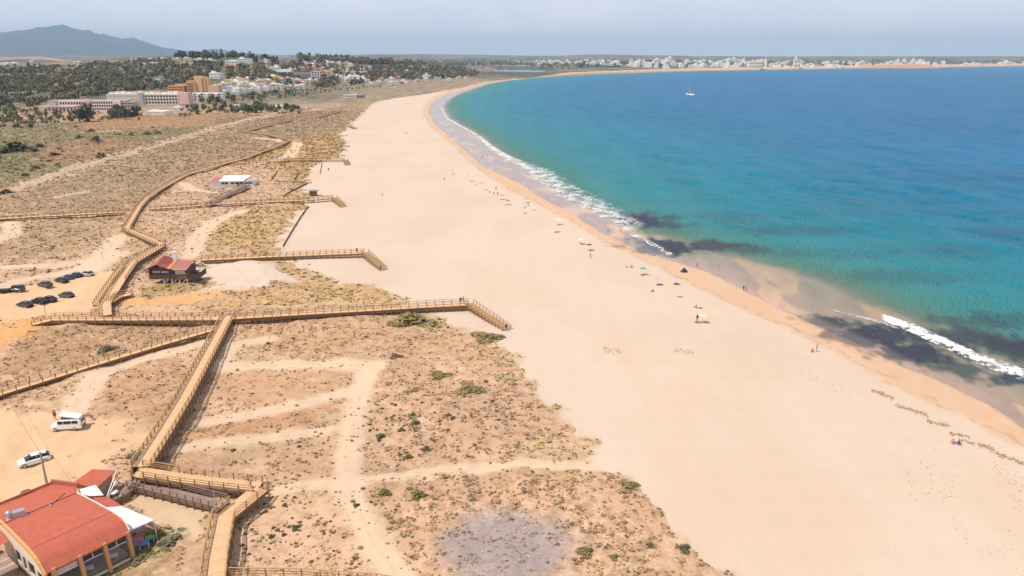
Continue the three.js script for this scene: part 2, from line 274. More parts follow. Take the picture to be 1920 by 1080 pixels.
// ---------------------------------------------------------------- ground: one sheet from under the camera to the horizon, finer near the viewer
const AZ = [], RR = [];
for (let a = -78; a < -40.5; a += 2.5) AZ.push(a);
for (let a = -40.5; a <= 40.5; a += 0.104) AZ.push(a);
for (let a = 43; a <= 78; a += 2.5) AZ.push(a);
for (let r = 22; r < 31000;) { RR.push(r); r += r < 1000 ? clamp(r * r / 43000 * 1.25, 0.14, 13) : r < 4200 ? 15 : r * 0.012; }
{
  const nA = AZ.length, nR = RR.length, p = new Float32Array(nA * nR * 3), c = new Float32Array(nA * nR * 3), uv = new Float32Array(nA * nR * 2), ix = new Uint32Array((nA - 1) * (nR - 1) * 6);
  let k = 0;
  for (let i = 0; i < nR; i++) for (let j = 0; j < nA; j++) {
    const a = AZ[j] * Math.PI / 180, x = RR[i] * Math.sin(a), z = -RR[i] * Math.cos(a), y = T(x, z), q = i * nA + j;
    p[3 * q] = x; p[3 * q + 1] = y; p[3 * q + 2] = z; uv[2 * q] = x / 6; uv[2 * q + 1] = z / 6;
    ground(x, z, y); c[3 * q] = out[0]; c[3 * q + 1] = out[1]; c[3 * q + 2] = out[2];
    if (i && j) { const A = q - nA - 1, B = q - nA, C = q - 1; ix[k++] = A; ix[k++] = B; ix[k++] = C; ix[k++] = B; ix[k++] = q; ix[k++] = C; }
  }
  const g = new THREE.BufferGeometry();
  g.setAttribute('position', new THREE.BufferAttribute(p, 3)); g.setAttribute('color', new THREE.BufferAttribute(c, 3)); g.setAttribute('uv', new THREE.BufferAttribute(uv, 2)); g.setIndex(new THREE.BufferAttribute(ix, 1)); g.computeVertexNormals();
  const grain = dataTex(512, tile((u, v) => 0.5 + 0.5 * fbm(u * 14, v * 14, 5, noiseC)));
  struct('ground', g, new THREE.MeshStandardMaterial({ vertexColors: true, roughness: 1, bumpMap: grain, bumpScale: 0.10, side: THREE.DoubleSide }));
  // sand still soaked by the last waves: it shines, so it is a surface of its own just above the ground
  const wi = []; for (let i = 1; i < nR; i++) { if (RR[i] > 3000) break; for (let j = 1; j < nA; j++) { const q = i * nA + j, x = p[3 * q], z = p[3 * q + 2]; if (AZ[j] < -12) continue; const s = sdPoly(SEA, x, z); if (s > 60 || s < -30) continue; if (-sdPoly(WET, x, z) + 1.1 * fbm(x / 14, z / 14, 3, noiseB) < 0.3) continue; const A = q - nA - 1, B = q - nA, C = q - 1; wi.push(A, B, C, B, q, C); } }
  const used = new Map(), wp = [], wc = [], idx = wi.map((q) => { if (!used.has(q)) { used.set(q, wp.length / 3); const x = p[3 * q], z = p[3 * q + 2]; wp.push(x, p[3 * q + 1] + 0.012, z); const w = weedAt(x, z), n = 1 + 0.12 * noiseA(x / 8, z / 20) + 0.06 * noiseB(x / 2, z / 2); const o = [...SOAKED]; FADE(DAMP, 0.85 * sstep(0.1, 0.3, fbm(x / 22 + 3, z / 60, 3, noiseC)), o); FADE([0.045, 0.04, 0.045], 0.9 * w, o); wc.push(o[0] * n, o[1] * n, o[2] * n); } return used.get(q); });
  const wg = new THREE.BufferGeometry(); wg.setAttribute('position', new THREE.Float32BufferAttribute(wp, 3)); wg.setAttribute('color', new THREE.Float32BufferAttribute(wc, 3)); wg.setIndex(idx); wg.computeVertexNormals();
  struct('wet_sand', wg, new THREE.MeshPhysicalMaterial({ vertexColors: true, roughness: 0.16, ior: 1.33 }));
}
{ // blue mountain range far inland
  const xs = [], rows = []; const us = [-500, -200, 0, 60, 105, 120, 135, 150, 180, 215, 235, 255, 275, 310, 340, 380, 400, 420, 440, 500, 560, 640], ys = [96, 84, 72, 66.5, 61, 59.5, 60.5, 63.5, 68, 76, 78.5, 76, 83, 92, 96.5, 97.5, 94, 95.5, 99, 103, 105, 110];
  for (let u = -500; u <= 640; u += 4) xs.push(u);
  const prof = [[15000, -0.02], [16500, 0.12], [18000, 0.36], [19500, 0.62], [20500, 0.82], [21400, 0.97], [22000, 1], [23000, 0.8], [25000, 0.3], [27000, 0]];
  for (let s = 0; s < 60; s++) { const f = s / 59 * (prof.length - 1), i = Math.min(prof.length - 2, Math.floor(f)), t = f - i, R = lerp(prof[i][0], prof[i + 1][0], t), k = lerp(prof[i][1], prof[i + 1][1], t);
    rows.push(xs.map((u) => { const az = Math.atan((u - CX) * CP / F), e = 62 + 22000 * (110 - table(us, ys, u)) / 1440, n = 1 + 0.28 * fbm(u / 42 + s * 0.05, R / 1500, 4) * (1 - Math.abs(k - 0.5)) * (k < 0.96 ? 1 : 0.1); return V(R * Math.sin(az), Math.max(-30, 25 + (e - 25) * k * n), -R * Math.cos(az)); })); }
  struct('mountain', quadSheet(rows), mat(rgb(0.035, 0.045, 0.04), { roughness: 1, side: THREE.DoubleSide }));
}
// ---------------------------------------------------------------- the sea: clear in the shallows, where the bed shows through, and the colour of its own water where it is deep
function waves(x, z, fp, o) { // height and slope; fp: size of what can be told apart here
  let h = 0, sx = 0, sz = 0;
  const dirs = [[0.80, -0.60, 34, 0.6], [0.86, -0.51, 21, 0.6], [0.70, -0.71, 13, 0.5], [0.92, -0.39, 8.5, 0.36], [0.60, -0.80, 6.1, 0.2], [0.97, -0.22, 4.3, 0.05], [0.75, -0.66, 2.9, 0.03]];
  const b = 0.75 + 0.45 * noiseA(x / 70, z / 70);
  for (const [dx, dz, L, A] of dirs) {
    const k = sstep(0.5, 1.6, L / fp); if (k <= 0) continue;
    const w = 2 * Math.PI / L, ph = w * (x * dx + z * dz) + 2.6 * noiseB(x / (L * 4) + L, z / (L * 4)), a = A * k * b * (0.65 + 0.6 * noiseC(x / (L * 3), z / (L * 3) + L));
    const s = Math.sin(ph); h += a * (s + 0.25 * Math.cos(2 * ph)); const c = a * w * (Math.cos(ph) - 0.5 * Math.sin(2 * ph)); sx += c * dx; sz += c * dz;
  }
  o[0] = h; o[1] = sx; o[2] = sz;
}
{
  const nA = AZ.length, p = [], n = [], c = [], uv = [], ids = new Map(), ix = [], o = [0, 0, 0];
  const vert = (i, j) => {
    const key = i * nA + j; if (ids.has(key)) return ids.get(key);
    const a = AZ[j] * Math.PI / 180, r = RR[i], x = r * Math.sin(a), z = -r * Math.cos(a), sd = sdPoly(SEA, x, z), d = sd < 0 ? waterDepth(x, z, -sd) : 0;
    waves(x, z, Math.max(r * 0.0019, (RR[i + 1] ?? r * 1.01) - r), o);
    const k = Math.min(1, d * 0.3); const nn = V(-o[1] * k, 1, -o[2] * k).normalize();
    p.push(x, 0.02 + o[0] * k, z); n.push(nn.x, nn.y, nn.z); uv.push(x / 30, z / 30);
    // Beer-Lambert: how much of the bed is lost in that depth of water, and the water's own colour (red goes first, then green)
    const weed = weedAt(x, z), a1 = sd >= 0 ? 0 : Math.max(1 - Math.exp(-1.9 * d), 0.74 * weed * sstep(0.01, 0.06, d)); // weed afloat hides the bed too
    const col = [0.008 + 0.11 * Math.exp(-d * 1.0), 0.119 + 0.128 * Math.exp(-d * 0.33), 0.262 - 0.11 * Math.exp(-d * 0.45)];
    const streak = 1 + 0.10 * fbm(x / 260, z / 700, 3, noiseB) + 0.05 * noiseA(x / 40, z / 90);
    FADE([0.040, 0.030, 0.066], 0.9 * weed * (d > 1.2 ? 0.75 : 1), col);
    c.push(col[0] * streak, col[1] * streak, col[2] * streak, a1);
    ids.set(key, p.length / 3 - 1); return p.length / 3 - 1;
  };
  for (let i = 1; i < RR.length; i++) for (let j = 1; j < nA; j++) {
    const a = AZ[j] * Math.PI / 180, x = RR[i] * Math.sin(a), z = -RR[i] * Math.cos(a), reach = Math.max(2, RR[i] * 0.004, RR[i] - RR[i - 1]);
    if (RR[i] > 40000 || AZ[j] < -9 || sdPoly(SEA, x, z) > reach) continue;
    const A = vert(i - 1, j - 1), B = vert(i - 1, j), C = vert(i, j - 1), D = vert(i, j); ix.push(A, B, C, B, D, C);
  }
  const g = new THREE.BufferGeometry(); g.setAttribute('position', new THREE.Float32BufferAttribute(p, 3)); g.setAttribute('normal', new THREE.Float32BufferAttribute(n, 3)); g.setAttribute('color', new THREE.Float32BufferAttribute(c, 4)); g.setAttribute('uv', new THREE.Float32BufferAttribute(uv, 2)); g.setIndex(ix);
  const ripple = dataTex(512, tile((u, v) => 0.5 + 0.5 * (0.7 * fbm(u * 16 + v * 5, v * 7 + u * 2, 4, noiseA) + 0.3 * fbm(u * 40, v * 26, 2, noiseB))));
  struct('sea', g, new THREE.MeshPhysicalMaterial({ vertexColors: true, transparent: true, roughness: 0.4, ior: 1.33, specularIntensity: 0.28, bumpMap: ripple, bumpScale: 1.6 }));
}
{ // lagoon behind the spit
  const g = prism([...Array(LAGOON.length / 2).keys()].map((i) => [LAGOON[2 * i], LAGOON[2 * i + 1]]), 0.3, 0.9);
  struct('lagoon', g, new THREE.MeshPhysicalMaterial({ color: rgb(0.10, 0.19, 0.28), roughness: 0.25, ior: 1.33 }));
}
function foam(name, front, back, lift, thick, hole, dense = 0.9, soft = 0.7) { // broken white water between two lines
  const A = front.map(([u, v]) => V(level(u, v, 0)[0], 0, level(u, v, 0)[1])), B = back.map(([u, v]) => V(level(u, v, 0)[0], 0, level(u, v, 0)[1]));
  const ca = new THREE.CatmullRomCurve3(A), cb = new THREE.CatmullRomCurve3(B), L = Math.round(ca.getLength() / 0.45), M = 26, p = [], c = [], ix = [];
  for (let i = 0; i <= L; i++) { const a = ca.getPoint(i / L), b = cb.getPoint(i / L); for (let j = 0; j <= M; j++) {
    const t = j / M, q = a.clone().lerp(b, t * 1.0), e = Math.sin(Math.PI * clamp(t)), end = sstep(0, 0.05, i / L) * sstep(1, 0.92, i / L);
    const nz = soft < 1 ? 0.62 * noiseA(q.x / 2.1, q.z / 2.1) + 0.5 * noiseB(q.x / 0.8, q.z / 0.9) + 0.5 * noiseC(q.x / 7, q.z / 7) : 0.5 * noiseA(q.x / 2.6, q.z / 3.4) + 0.3 * noiseB(q.x / 0.9, q.z / 1.1) + 0.6 * noiseC(q.x / 9, q.z / 11);
    const al = clamp(sstep(hole, hole + soft, nz + 1.3 * (Math.pow(e, 0.55)) * thick(i / L, t)) * end * dense);
    p.push(q.x, 0.07 + lift * e * (0.7 + 0.3 * nz), q.z); const w = 0.82 + 0.05 * nz; c.push(w, w, w, al);
    if (i && j) { const D = p.length / 3 - 1, C = D - 1, Bq = D - M - 1, Aq = Bq - 1; ix.push(Aq, Bq, C, Bq, D, C); }
  } }
  const g = new THREE.BufferGeometry(); g.setAttribute('position', new THREE.Float32BufferAttribute(p, 3)); g.setAttribute('color', new THREE.Float32BufferAttribute(c, 4)); g.setIndex(ix); g.computeVertexNormals();
  const o = part(numbered(name), g, new THREE.MeshStandardMaterial({ vertexColors: true, transparent: true, roughness: 0.9, side: THREE.DoubleSide }), scene); o.userData.kind = 'stuff'; return o;
}
tag(foam('surf_foam', [[893, 255], [905, 267], [935, 292], [985, 318], [1005, 338], [1040, 364], [1075, 384], [1110, 400], [1150, 420], [1195, 446]], [[898, 252], [912, 263], [942, 284], [990, 305], [1040, 322], [1075, 344], [1110, 362], [1150, 384], [1190, 406], [1225, 428]], 0.15, (s, t) => 0.95 - 0.7 * t * sstep(0.2, 0.6, s), 0.0, 0.6, 1.5), 'white sheet of surf foam spread over the left shallows', 'foam');
tag(foam('surf_foam', [[1650, 598], [1700, 622], [1760, 648], [1830, 682], [1940, 724], [2060, 780]], [[1650, 587], [1700, 603], [1760, 628], [1830, 659], [1940, 698], [2060, 745]], 0.45, (s, t) => 1.0 - 0.25 * s, 0.42), 'small breaking wave with white foam above the dark weed', 'foam');
tag(foam('surf_foam', [[1560, 583], [1600, 594], [1650, 607], [1690, 622]], [[1562, 580], [1602, 590], [1652, 602], [1692, 616]], 0.08, () => 0.8, 0.55, 0.4), 'thin faint foam line left of the breaking wave', 'foam');
tag(foam('surf_foam', [[1140, 432], [1180, 442], [1220, 462], [1262, 484]], [[1144, 427], [1186, 436], [1226, 455], [1268, 478]], 0.03, () => 0.55, 0.6), 'thin swash line of foam at the wet sand near the weed', 'foam');
tag(foam('surf_foam', [[826, 200], [836, 222], [855, 234], [880, 247], [895, 257]], [[830, 200], [840, 220], [860, 232], [884, 245], [899, 254]], 0.05, () => 0.7, 0.55), 'thin foam line at the bend of the bay', 'foam');
// ---------------------------------------------------------------- timber boardwalks
const plankMap = (c0, dev) => { const R = lcg(5), t = [...Array(16)].map(() => 1 + dev * (R() - 0.5)); return dataTex(256, (u, v) => { const i = Math.floor(v * 16), f = v * 16 - i, g = (f < 0.07 ? 0.7 : 1) * t[i] * (1 + 0.10 * noiseA(u * 3 + i * 7, f * 0.7) + 0.06 * noiseB(u * 30, v * 40)); return c0.map((q) => q * g); }, true); };
const M = {
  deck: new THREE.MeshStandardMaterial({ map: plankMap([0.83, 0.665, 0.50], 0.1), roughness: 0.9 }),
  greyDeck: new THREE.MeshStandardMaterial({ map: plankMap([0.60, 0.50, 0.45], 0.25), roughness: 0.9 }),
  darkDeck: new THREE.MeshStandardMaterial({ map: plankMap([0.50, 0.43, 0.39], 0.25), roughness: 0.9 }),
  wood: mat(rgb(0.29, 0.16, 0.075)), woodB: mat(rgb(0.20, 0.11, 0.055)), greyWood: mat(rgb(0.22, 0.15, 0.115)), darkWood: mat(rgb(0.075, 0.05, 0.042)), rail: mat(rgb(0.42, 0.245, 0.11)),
  white: mat(rgb(0.8, 0.8, 0.78), { roughness: 0.6 }), cream: mat(rgb(0.70, 0.58, 0.44)), sail: new THREE.MeshPhysicalMaterial({ color: rgb(0.78, 0.76, 0.72), roughness: 0.95, transmission: 0.12, thickness: 0, side: THREE.DoubleSide }),
  glass: new THREE.MeshPhysicalMaterial({ color: rgb(0.03, 0.035, 0.04), roughness: 0.08 }), steel: mat(rgb(0.5, 0.5, 0.52), { roughness: 0.4, metalness: 0.7 }), dark: mat(rgb(0.03, 0.028, 0.028)),
  ochre: mat(rgb(0.56, 0.28, 0.12)), concrete: mat(rgb(0.42, 0.36, 0.30)),
};
M.deck.map.repeat.set(0.4, 0.4); M.greyDeck.map.repeat.set(0.4, 0.4); M.darkDeck.map.repeat.set(0.4, 0.4);
const postGeo = new THREE.BoxGeometry(0.13, 1, 0.13).translate(0, 0.5, 0), postThin = new THREE.BoxGeometry(0.1, 1, 0.1).translate(0, 0.5, 0);
function ribbon(L, R, top, th) { // deck slab between two edge lines
  const p = [], uv = [], ix = []; let s = 0;
  for (let i = 0; i < L.length; i++) { if (i) s += (L[i].distanceTo(L[i - 1]) + R[i].distanceTo(R[i - 1])) / 2; const w = L[i].distanceTo(R[i]); for (const [q, dy, u] of [[L[i], top, 0], [R[i], top, w], [R[i], top - th, w + th], [L[i], top - th, -th]]) { p.push(q.x, q.y + dy, q.z); uv.push(u, s); } }
  const quad = (a, b, c, d) => ix.push(a, b, c, a, c, d);
  for (let i = 0; i + 1 < L.length; i++) { const a = 4 * i, b = a + 4; for (let k = 0; k < 4; k++) { const n = (k + 1) % 4; quad(a + k, a + n, b + n, b + k); } }
  const e = 4 * (L.length - 1); quad(0, 3, 2, 1); quad(e, e + 1, e + 2, e + 3);
  const g = new THREE.BufferGeometry(); g.setAttribute('position', new THREE.Float32BufferAttribute(p, 3)); g.setAttribute('uv', new THREE.Float32BufferAttribute(uv, 2)); g.setIndex(ix); const o = g.toNonIndexed(); o.computeVertexNormals(); return o;
}
function offsets(pts, off) { return pts.map((p, i) => { const a = pts[Math.max(0, i - 1)], b = pts[Math.min(pts.length - 1, i + 1)], d1 = p.clone().sub(a).setY(0), d2 = b.clone().sub(p).setY(0); if (!i) d1.copy(d2); if (i === pts.length - 1) d2.copy(d1); d1.normalize(); d2.normalize(); const n1 = V(-d1.z, 0, d1.x), n2 = V(-d2.z, 0, d2.x), m = n1.clone().add(n2).normalize(), k = off / Math.max(0.45, m.dot(n1)); return p.clone().addScaledVector(m, k); }); }
function walkway(name, label, spots, o = {}) {
  const { w = 1.9, deck = M.deck, wood = M.wood, rail = M.rail, near = true, left = true, right = true, gap = 2.0, skipL = null, skipR = null, railH = 1.05 } = o;
  const pts = spots.map(([u, v, dh]) => site(u, v, dh));
  const g = thing(name, label, o.category || 'boardwalk', pts[0].clone().setY(T(pts[0].x, pts[0].z)), 0, o.group), O = g.position.clone();
  const loc = (q) => q.clone().sub(O);
  const L = offsets(pts, -w / 2), R = offsets(pts, w / 2);
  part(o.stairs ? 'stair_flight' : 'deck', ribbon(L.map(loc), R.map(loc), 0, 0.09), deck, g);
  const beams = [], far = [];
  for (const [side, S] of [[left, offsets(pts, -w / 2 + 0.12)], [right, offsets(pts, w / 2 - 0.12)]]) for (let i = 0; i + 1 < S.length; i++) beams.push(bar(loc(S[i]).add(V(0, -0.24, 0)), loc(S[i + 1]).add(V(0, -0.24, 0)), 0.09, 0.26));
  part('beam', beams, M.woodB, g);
  if (near && !o.stairs && !o.noShadeBoard) for (const off of [-w / 2 + 0.02, w / 2 - 0.02]) { const S = offsets(pts, off), fh = o.shade_board || 0.42; part('shade_board', S.slice(1).map((q, i) => bar(loc(S[i]).add(V(0, -0.12 - fh / 2, 0)), loc(q).add(V(0, -0.12 - fh / 2, 0)), 0.05, fh)), M.woodB, g); }  // deep side boards added to darken the shaded gap under the deck
  for (const [on, off, skip] of [[left, -w / 2 - 0.08, skipL], [right, w / 2 + 0.08, skipR]]) {
    const S = offsets(pts, off), rails = [], mids = [];
    for (let i = 0; i + 1 < S.length; i++) {
      const a = S[i], b = S[i + 1], len = a.distanceTo(b), n = Math.max(1, Math.round(len / gap));
      const cut = skip && skip[0] === i ? skip : null, hid = (t) => cut && t > cut[1] && t < cut[2];
      for (let k = i ? 1 : 0; k <= n; k++) {
        const t = k / n, q = a.clone().lerp(b, t), gy = T(q.x, q.z) - 0.25, top = on && !hid(t) ? q.y + railH : q.y - 0.1;
        if (near) { const m = part('post', o.thin ? postThin : postGeo, wood, g); m.position.copy(loc(q.clone().setY(gy))); m.scale.y = Math.max(0.3, top - gy); }
        else far.push(box(0.13, Math.max(0.3, top - gy), 0.13, q.x - O.x, (top + gy) / 2 - O.y, q.z - O.z));
      }
      if (on) for (const [t0, t1] of cut ? [[0, cut[1]], [cut[2], 1]] : [[0, 1]]) if (t1 - t0 > 0.01) {
        const A = a.clone().lerp(b, t0), B = a.clone().lerp(b, t1);
        rails.push(bar(loc(A).add(V(0, railH + 0.03, 0)), loc(B).add(V(0, railH + 0.03, 0)), 0.15, 0.07)); for (const hh of o.midrails || [0.58]) mids.push(bar(loc(A).add(V(0, hh, 0)), loc(B).add(V(0, hh, 0)), 0.05, 0.11));
      }
    }
    if (rails.length) { part('handrail', rails, rail, g); part('mid_rail', mids, rail, g); }
  }
  if (far.length) { const m = part('railing_posts', far, wood, g); m.userData.kind = 'stuff'; }
  if (o.stairs) { const tr = [], steps = Math.round(pts[0].distanceTo(pts[pts.length - 1]) / 0.34); for (let k = 0; k <= steps; k++) { const q = loc(pts[0].clone().lerp(pts[pts.length - 1], k / steps)), d = pts[pts.length - 1].clone().sub(pts[0]); tr.push(box(w - 0.1, 0.05, 0.3, q.x, q.y + 0.05, q.z, Math.atan2(d.x, d.z))); } const m = part('tread', tr, rail, g); m.userData.kind = 'stuff'; }
  return g;
}
const midset = { midrails: [0.36, 0.7] };
walkway('boardwalk', 'wide high boardwalk running straight from the restaurant up to the long crossing boardwalk', [[429, 591, 1.6], [345, 747, 1.9], [307, 810, 2.1], [266, 874, 2.1]], { w: 2.5, shade_board: 1.1, ...midset });
walkway('boardwalk', 'long boardwalk crossing the picture from the car park to the beach stairs', [[62, 607, 0.3], [100, 598, 1.1], [250, 598, 1.35], [400, 597, 1.4], [445, 595, 1.4], [560, 588, 1.3], [700, 580, 1.3], [800, 574, 1.4], [878, 570, 1.5]], { w: 2.2, shade_board: 0.6, skipR: [3, 0.05, 0.98], skipL: [1, 0.6, 0.78] });
walkway('beach_stairs', 'nearest wooden beach stairs at the end of the long crossing boardwalk', [[880, 570, 1.5], [950, 618, 0.1]], { w: 2.2, stairs: true, category: 'stairs', gap: 1.6 });
walkway('boardwalk', 'diagonal boardwalk coming in from the left edge below the car park', [[-60, 757, 0.9], [0, 737, 0.9], [100, 706, 0.95], [200, 675, 1.0], [300, 645, 1.1], [398, 617, 1.4]], { w: 2.1 });
walkway('boardwalk', 'boardwalk beside the red roofed hut, from the crossing boardwalk up to the hairpin', [[199, 591, 1.35], [197, 571, 1.3], [226, 525, 1.3], [250, 491, 1.4], [303, 460, 1.6]], { w: 2.4, skipR: [1, 0.3, 0.95] });
walkway('boardwalk', 'narrow wooden ramp with two handrails next to the car park', [[181, 572, 0.25], [228, 502, 1.1]], { w: 1.3 });
walkway('boardwalk', 'small wooden landing with rails below the red roofed hut', [[207, 566, 1.2], [225, 555, 1.0], [248, 551, 0.9]], { w: 1.6, gap: 1.5 });
walkway('boardwalk', 'short hairpin leg of boardwalk above the red roofed hut', [[303, 459, 1.6], [237, 430, 1.3]], { w: 2.3 });
walkway('boardwalk', 'long winding boardwalk climbing through grey scrub behind the white beach bar', [[237, 429, 1.3], [262, 387, 1.2], [276, 371, 1.2], [300, 354, 1.2], [350, 327, 1.2], [410, 309, 1.2], [457, 297, 1.2], [510, 277, 1.2], [544, 263, 1.2]], { w: 2.3, near: false });
walkway('boardwalk', 'boardwalk behind the red roofed hut leading over bare sand to the second beach stairs', [[378, 487, 1.0], [500, 481, 1.1], [600, 477, 1.2], [682, 474, 1.4]], { w: 2.0 });
walkway('beach_stairs', 'second wooden beach stairs, beyond the nearest one', [[684, 474, 1.4], [718, 506, 0.1]], { w: 2.2, stairs: true, category: 'stairs', gap: 1.6 });
walkway('boardwalk', 'low boardwalk along the left edge ending at the winding boardwalk', [[-40, 413, 0.9], [60, 406, 0.9], [120, 403, 0.9], [234, 397, 1.0]], { w: 2.0, near: false });
walkway('boardwalk', 'boardwalk running below the white beach bar to the third beach stairs', [[282, 391, 0.9], [340, 388, 0.9], [395, 383, 0.9], [480, 379, 0.9], [560, 376, 1.1], [624, 371, 1.3]], { w: 2.0, near: false });
walkway('beach_stairs', 'third wooden beach stairs, near the small kiosk', [[626, 371, 1.3], [643, 388, 0.1]], { w: 2.4, stairs: true, category: 'stairs', near: false });
walkway('boardwalk', 'dark weathered ramp rising to the white beach bar', [[392, 385, 0.9], [430, 364, 1.2], [464, 347, 1.4]], { w: 2.4, deck: M.darkDeck, wood: M.darkWood, rail: M.greyWood, near: false });
walkway('boardwalk', 'boardwalk beyond the white beach bar ending at posts on the sand', [[440, 306, 1.0], [540, 300, 1.0], [600, 299.5, 1.1], [646, 299.5, 1.3]], { w: 2.0, near: false });
walkway('beach_stairs', 'far wooden beach stairs where the sand narrows', [[648, 300, 1.3], [652, 310, 0.1]], { w: 2.4, stairs: true, category: 'stairs', near: false });
walkway('boardwalk', 'distant boardwalk leg turning back inland from the far corner', [[543, 262, 1.2], [500, 252, 1.0], [456, 246, 1.0]], { w: 2.2, near: false });
walkway('boardwalk', 'distant straight boardwalk at the foot of the meadow road', [[458, 246, 1.0], [500, 236, 1.0], [548, 224, 1.0]], { w: 2.2, near: false });
walkway('boardwalk', 'farthest boardwalk, a short brown line near the far dunes', [[596, 220, 1.0], [640, 208, 1.0]], { w: 2.2, near: false });
walkway('beach_stairs', 'tiny far pair of beach stairs left of the wide sand', [[655, 236, 1.2], [667, 242, 0.2]], { w: 2.4, stairs: true, category: 'stairs', near: false });
walkway('boardwalk', 'broad boardwalk in front of the restaurant with yellow lit railing', [[258, 884, 1.9], [349, 899, 1.7], [484, 914, 1.6]], { w: 2.5, gap: 2.1, ...midset, skipR: [0, 0, 0.18] });
walkway('boardwalk', 'boardwalk leg turning down from the restaurant corner to the bottom edge', [[487, 916, 1.6], [420, 970, 1.6], [405, 1047, 1.6], [398, 1110, 1.6]], { w: 2.6, gap: 2.1, ...midset, skipR: [0, 0.06, 0.55] });
walkway('boardwalk', 'grey weathered access ramp beside the sandy restaurant court', [[249, 906, 0.9], [330, 926, 0.9], [418, 948, 1.0]], { w: 1.9, deck: M.greyDeck, wood: M.greyWood, rail: M.greyWood, gap: 1.5, ...midset });
walkway('boardwalk', 'short grey ramp leg from the restaurant terrace to the court', [[222, 936, 0.7], [248, 908, 0.9]], { w: 1.5, deck: M.greyDeck, wood: M.greyWood, rail: M.greyWood, gap: 1.5, ...midset, left: false });
walkway('boardwalk', 'boardwalk along the bottom edge branching off to the right', [[424, 1092, 1.5], [560, 1094, 1.4], [700, 1104, 1.3], [860, 1130, 1.2]], { w: 2.2, ...midset });

// sand fences of dark stakes
function fence(label, spots, h = 0.8) { const pts = spots.map(([u, v]) => site(u, v, 0)), g = thing('sand_fence', label, 'fence', pts[0]), list = [], posts = []; const R = lcg(spots[0][0] | 0);
  for (let i = 0; i + 1 < pts.length; i++) { const a = pts[i], b = pts[i + 1], n = Math.round(a.distanceTo(b) / 0.22); for (let k = 0; k <= n; k++) { const x = lerp(a.x, b.x, k / n), z = lerp(a.z, b.z, k / n), y = T(x, z), hh = h * (0.8 + 0.4 * R()); (k % 9 ? list : posts).push(box(k % 9 ? 0.1 : 0.14, k % 9 ? hh : h * 1.3, 0.06, x - pts[0].x, y - pts[0].y + hh / 2 - 0.05, z - pts[0].z, R() * 3)); } }
  const s = part('stakes', list, M.darkWood, g); s.userData.kind = 'stuff'; const q = part('fence_posts', posts, M.greyWood, g); q.userData.kind = 'stuff'; return g; }
fence('dark stake fence slanting across the bare sand between two beach boardwalks', [[578, 389], [562, 412], [545, 440], [531, 464]]);
fence('short dark stake fence right of the white beach bar', [[520, 323], [509, 339]]);
fence('bent stake fence on a grassy dune beyond the white beach bar', [[574, 321], [561, 322], [552, 340]]);
fence('lone stake fence on the sand below the far boardwalk', [[604, 306], [600, 327]]);
fence('stake fence running down from the small jetty of stakes', [[577, 345], [552, 357], [532, 370]]);
fence('low straight stake fence right of the white beach bar', [[516, 341], [548, 342], [585, 344]], 0.9);
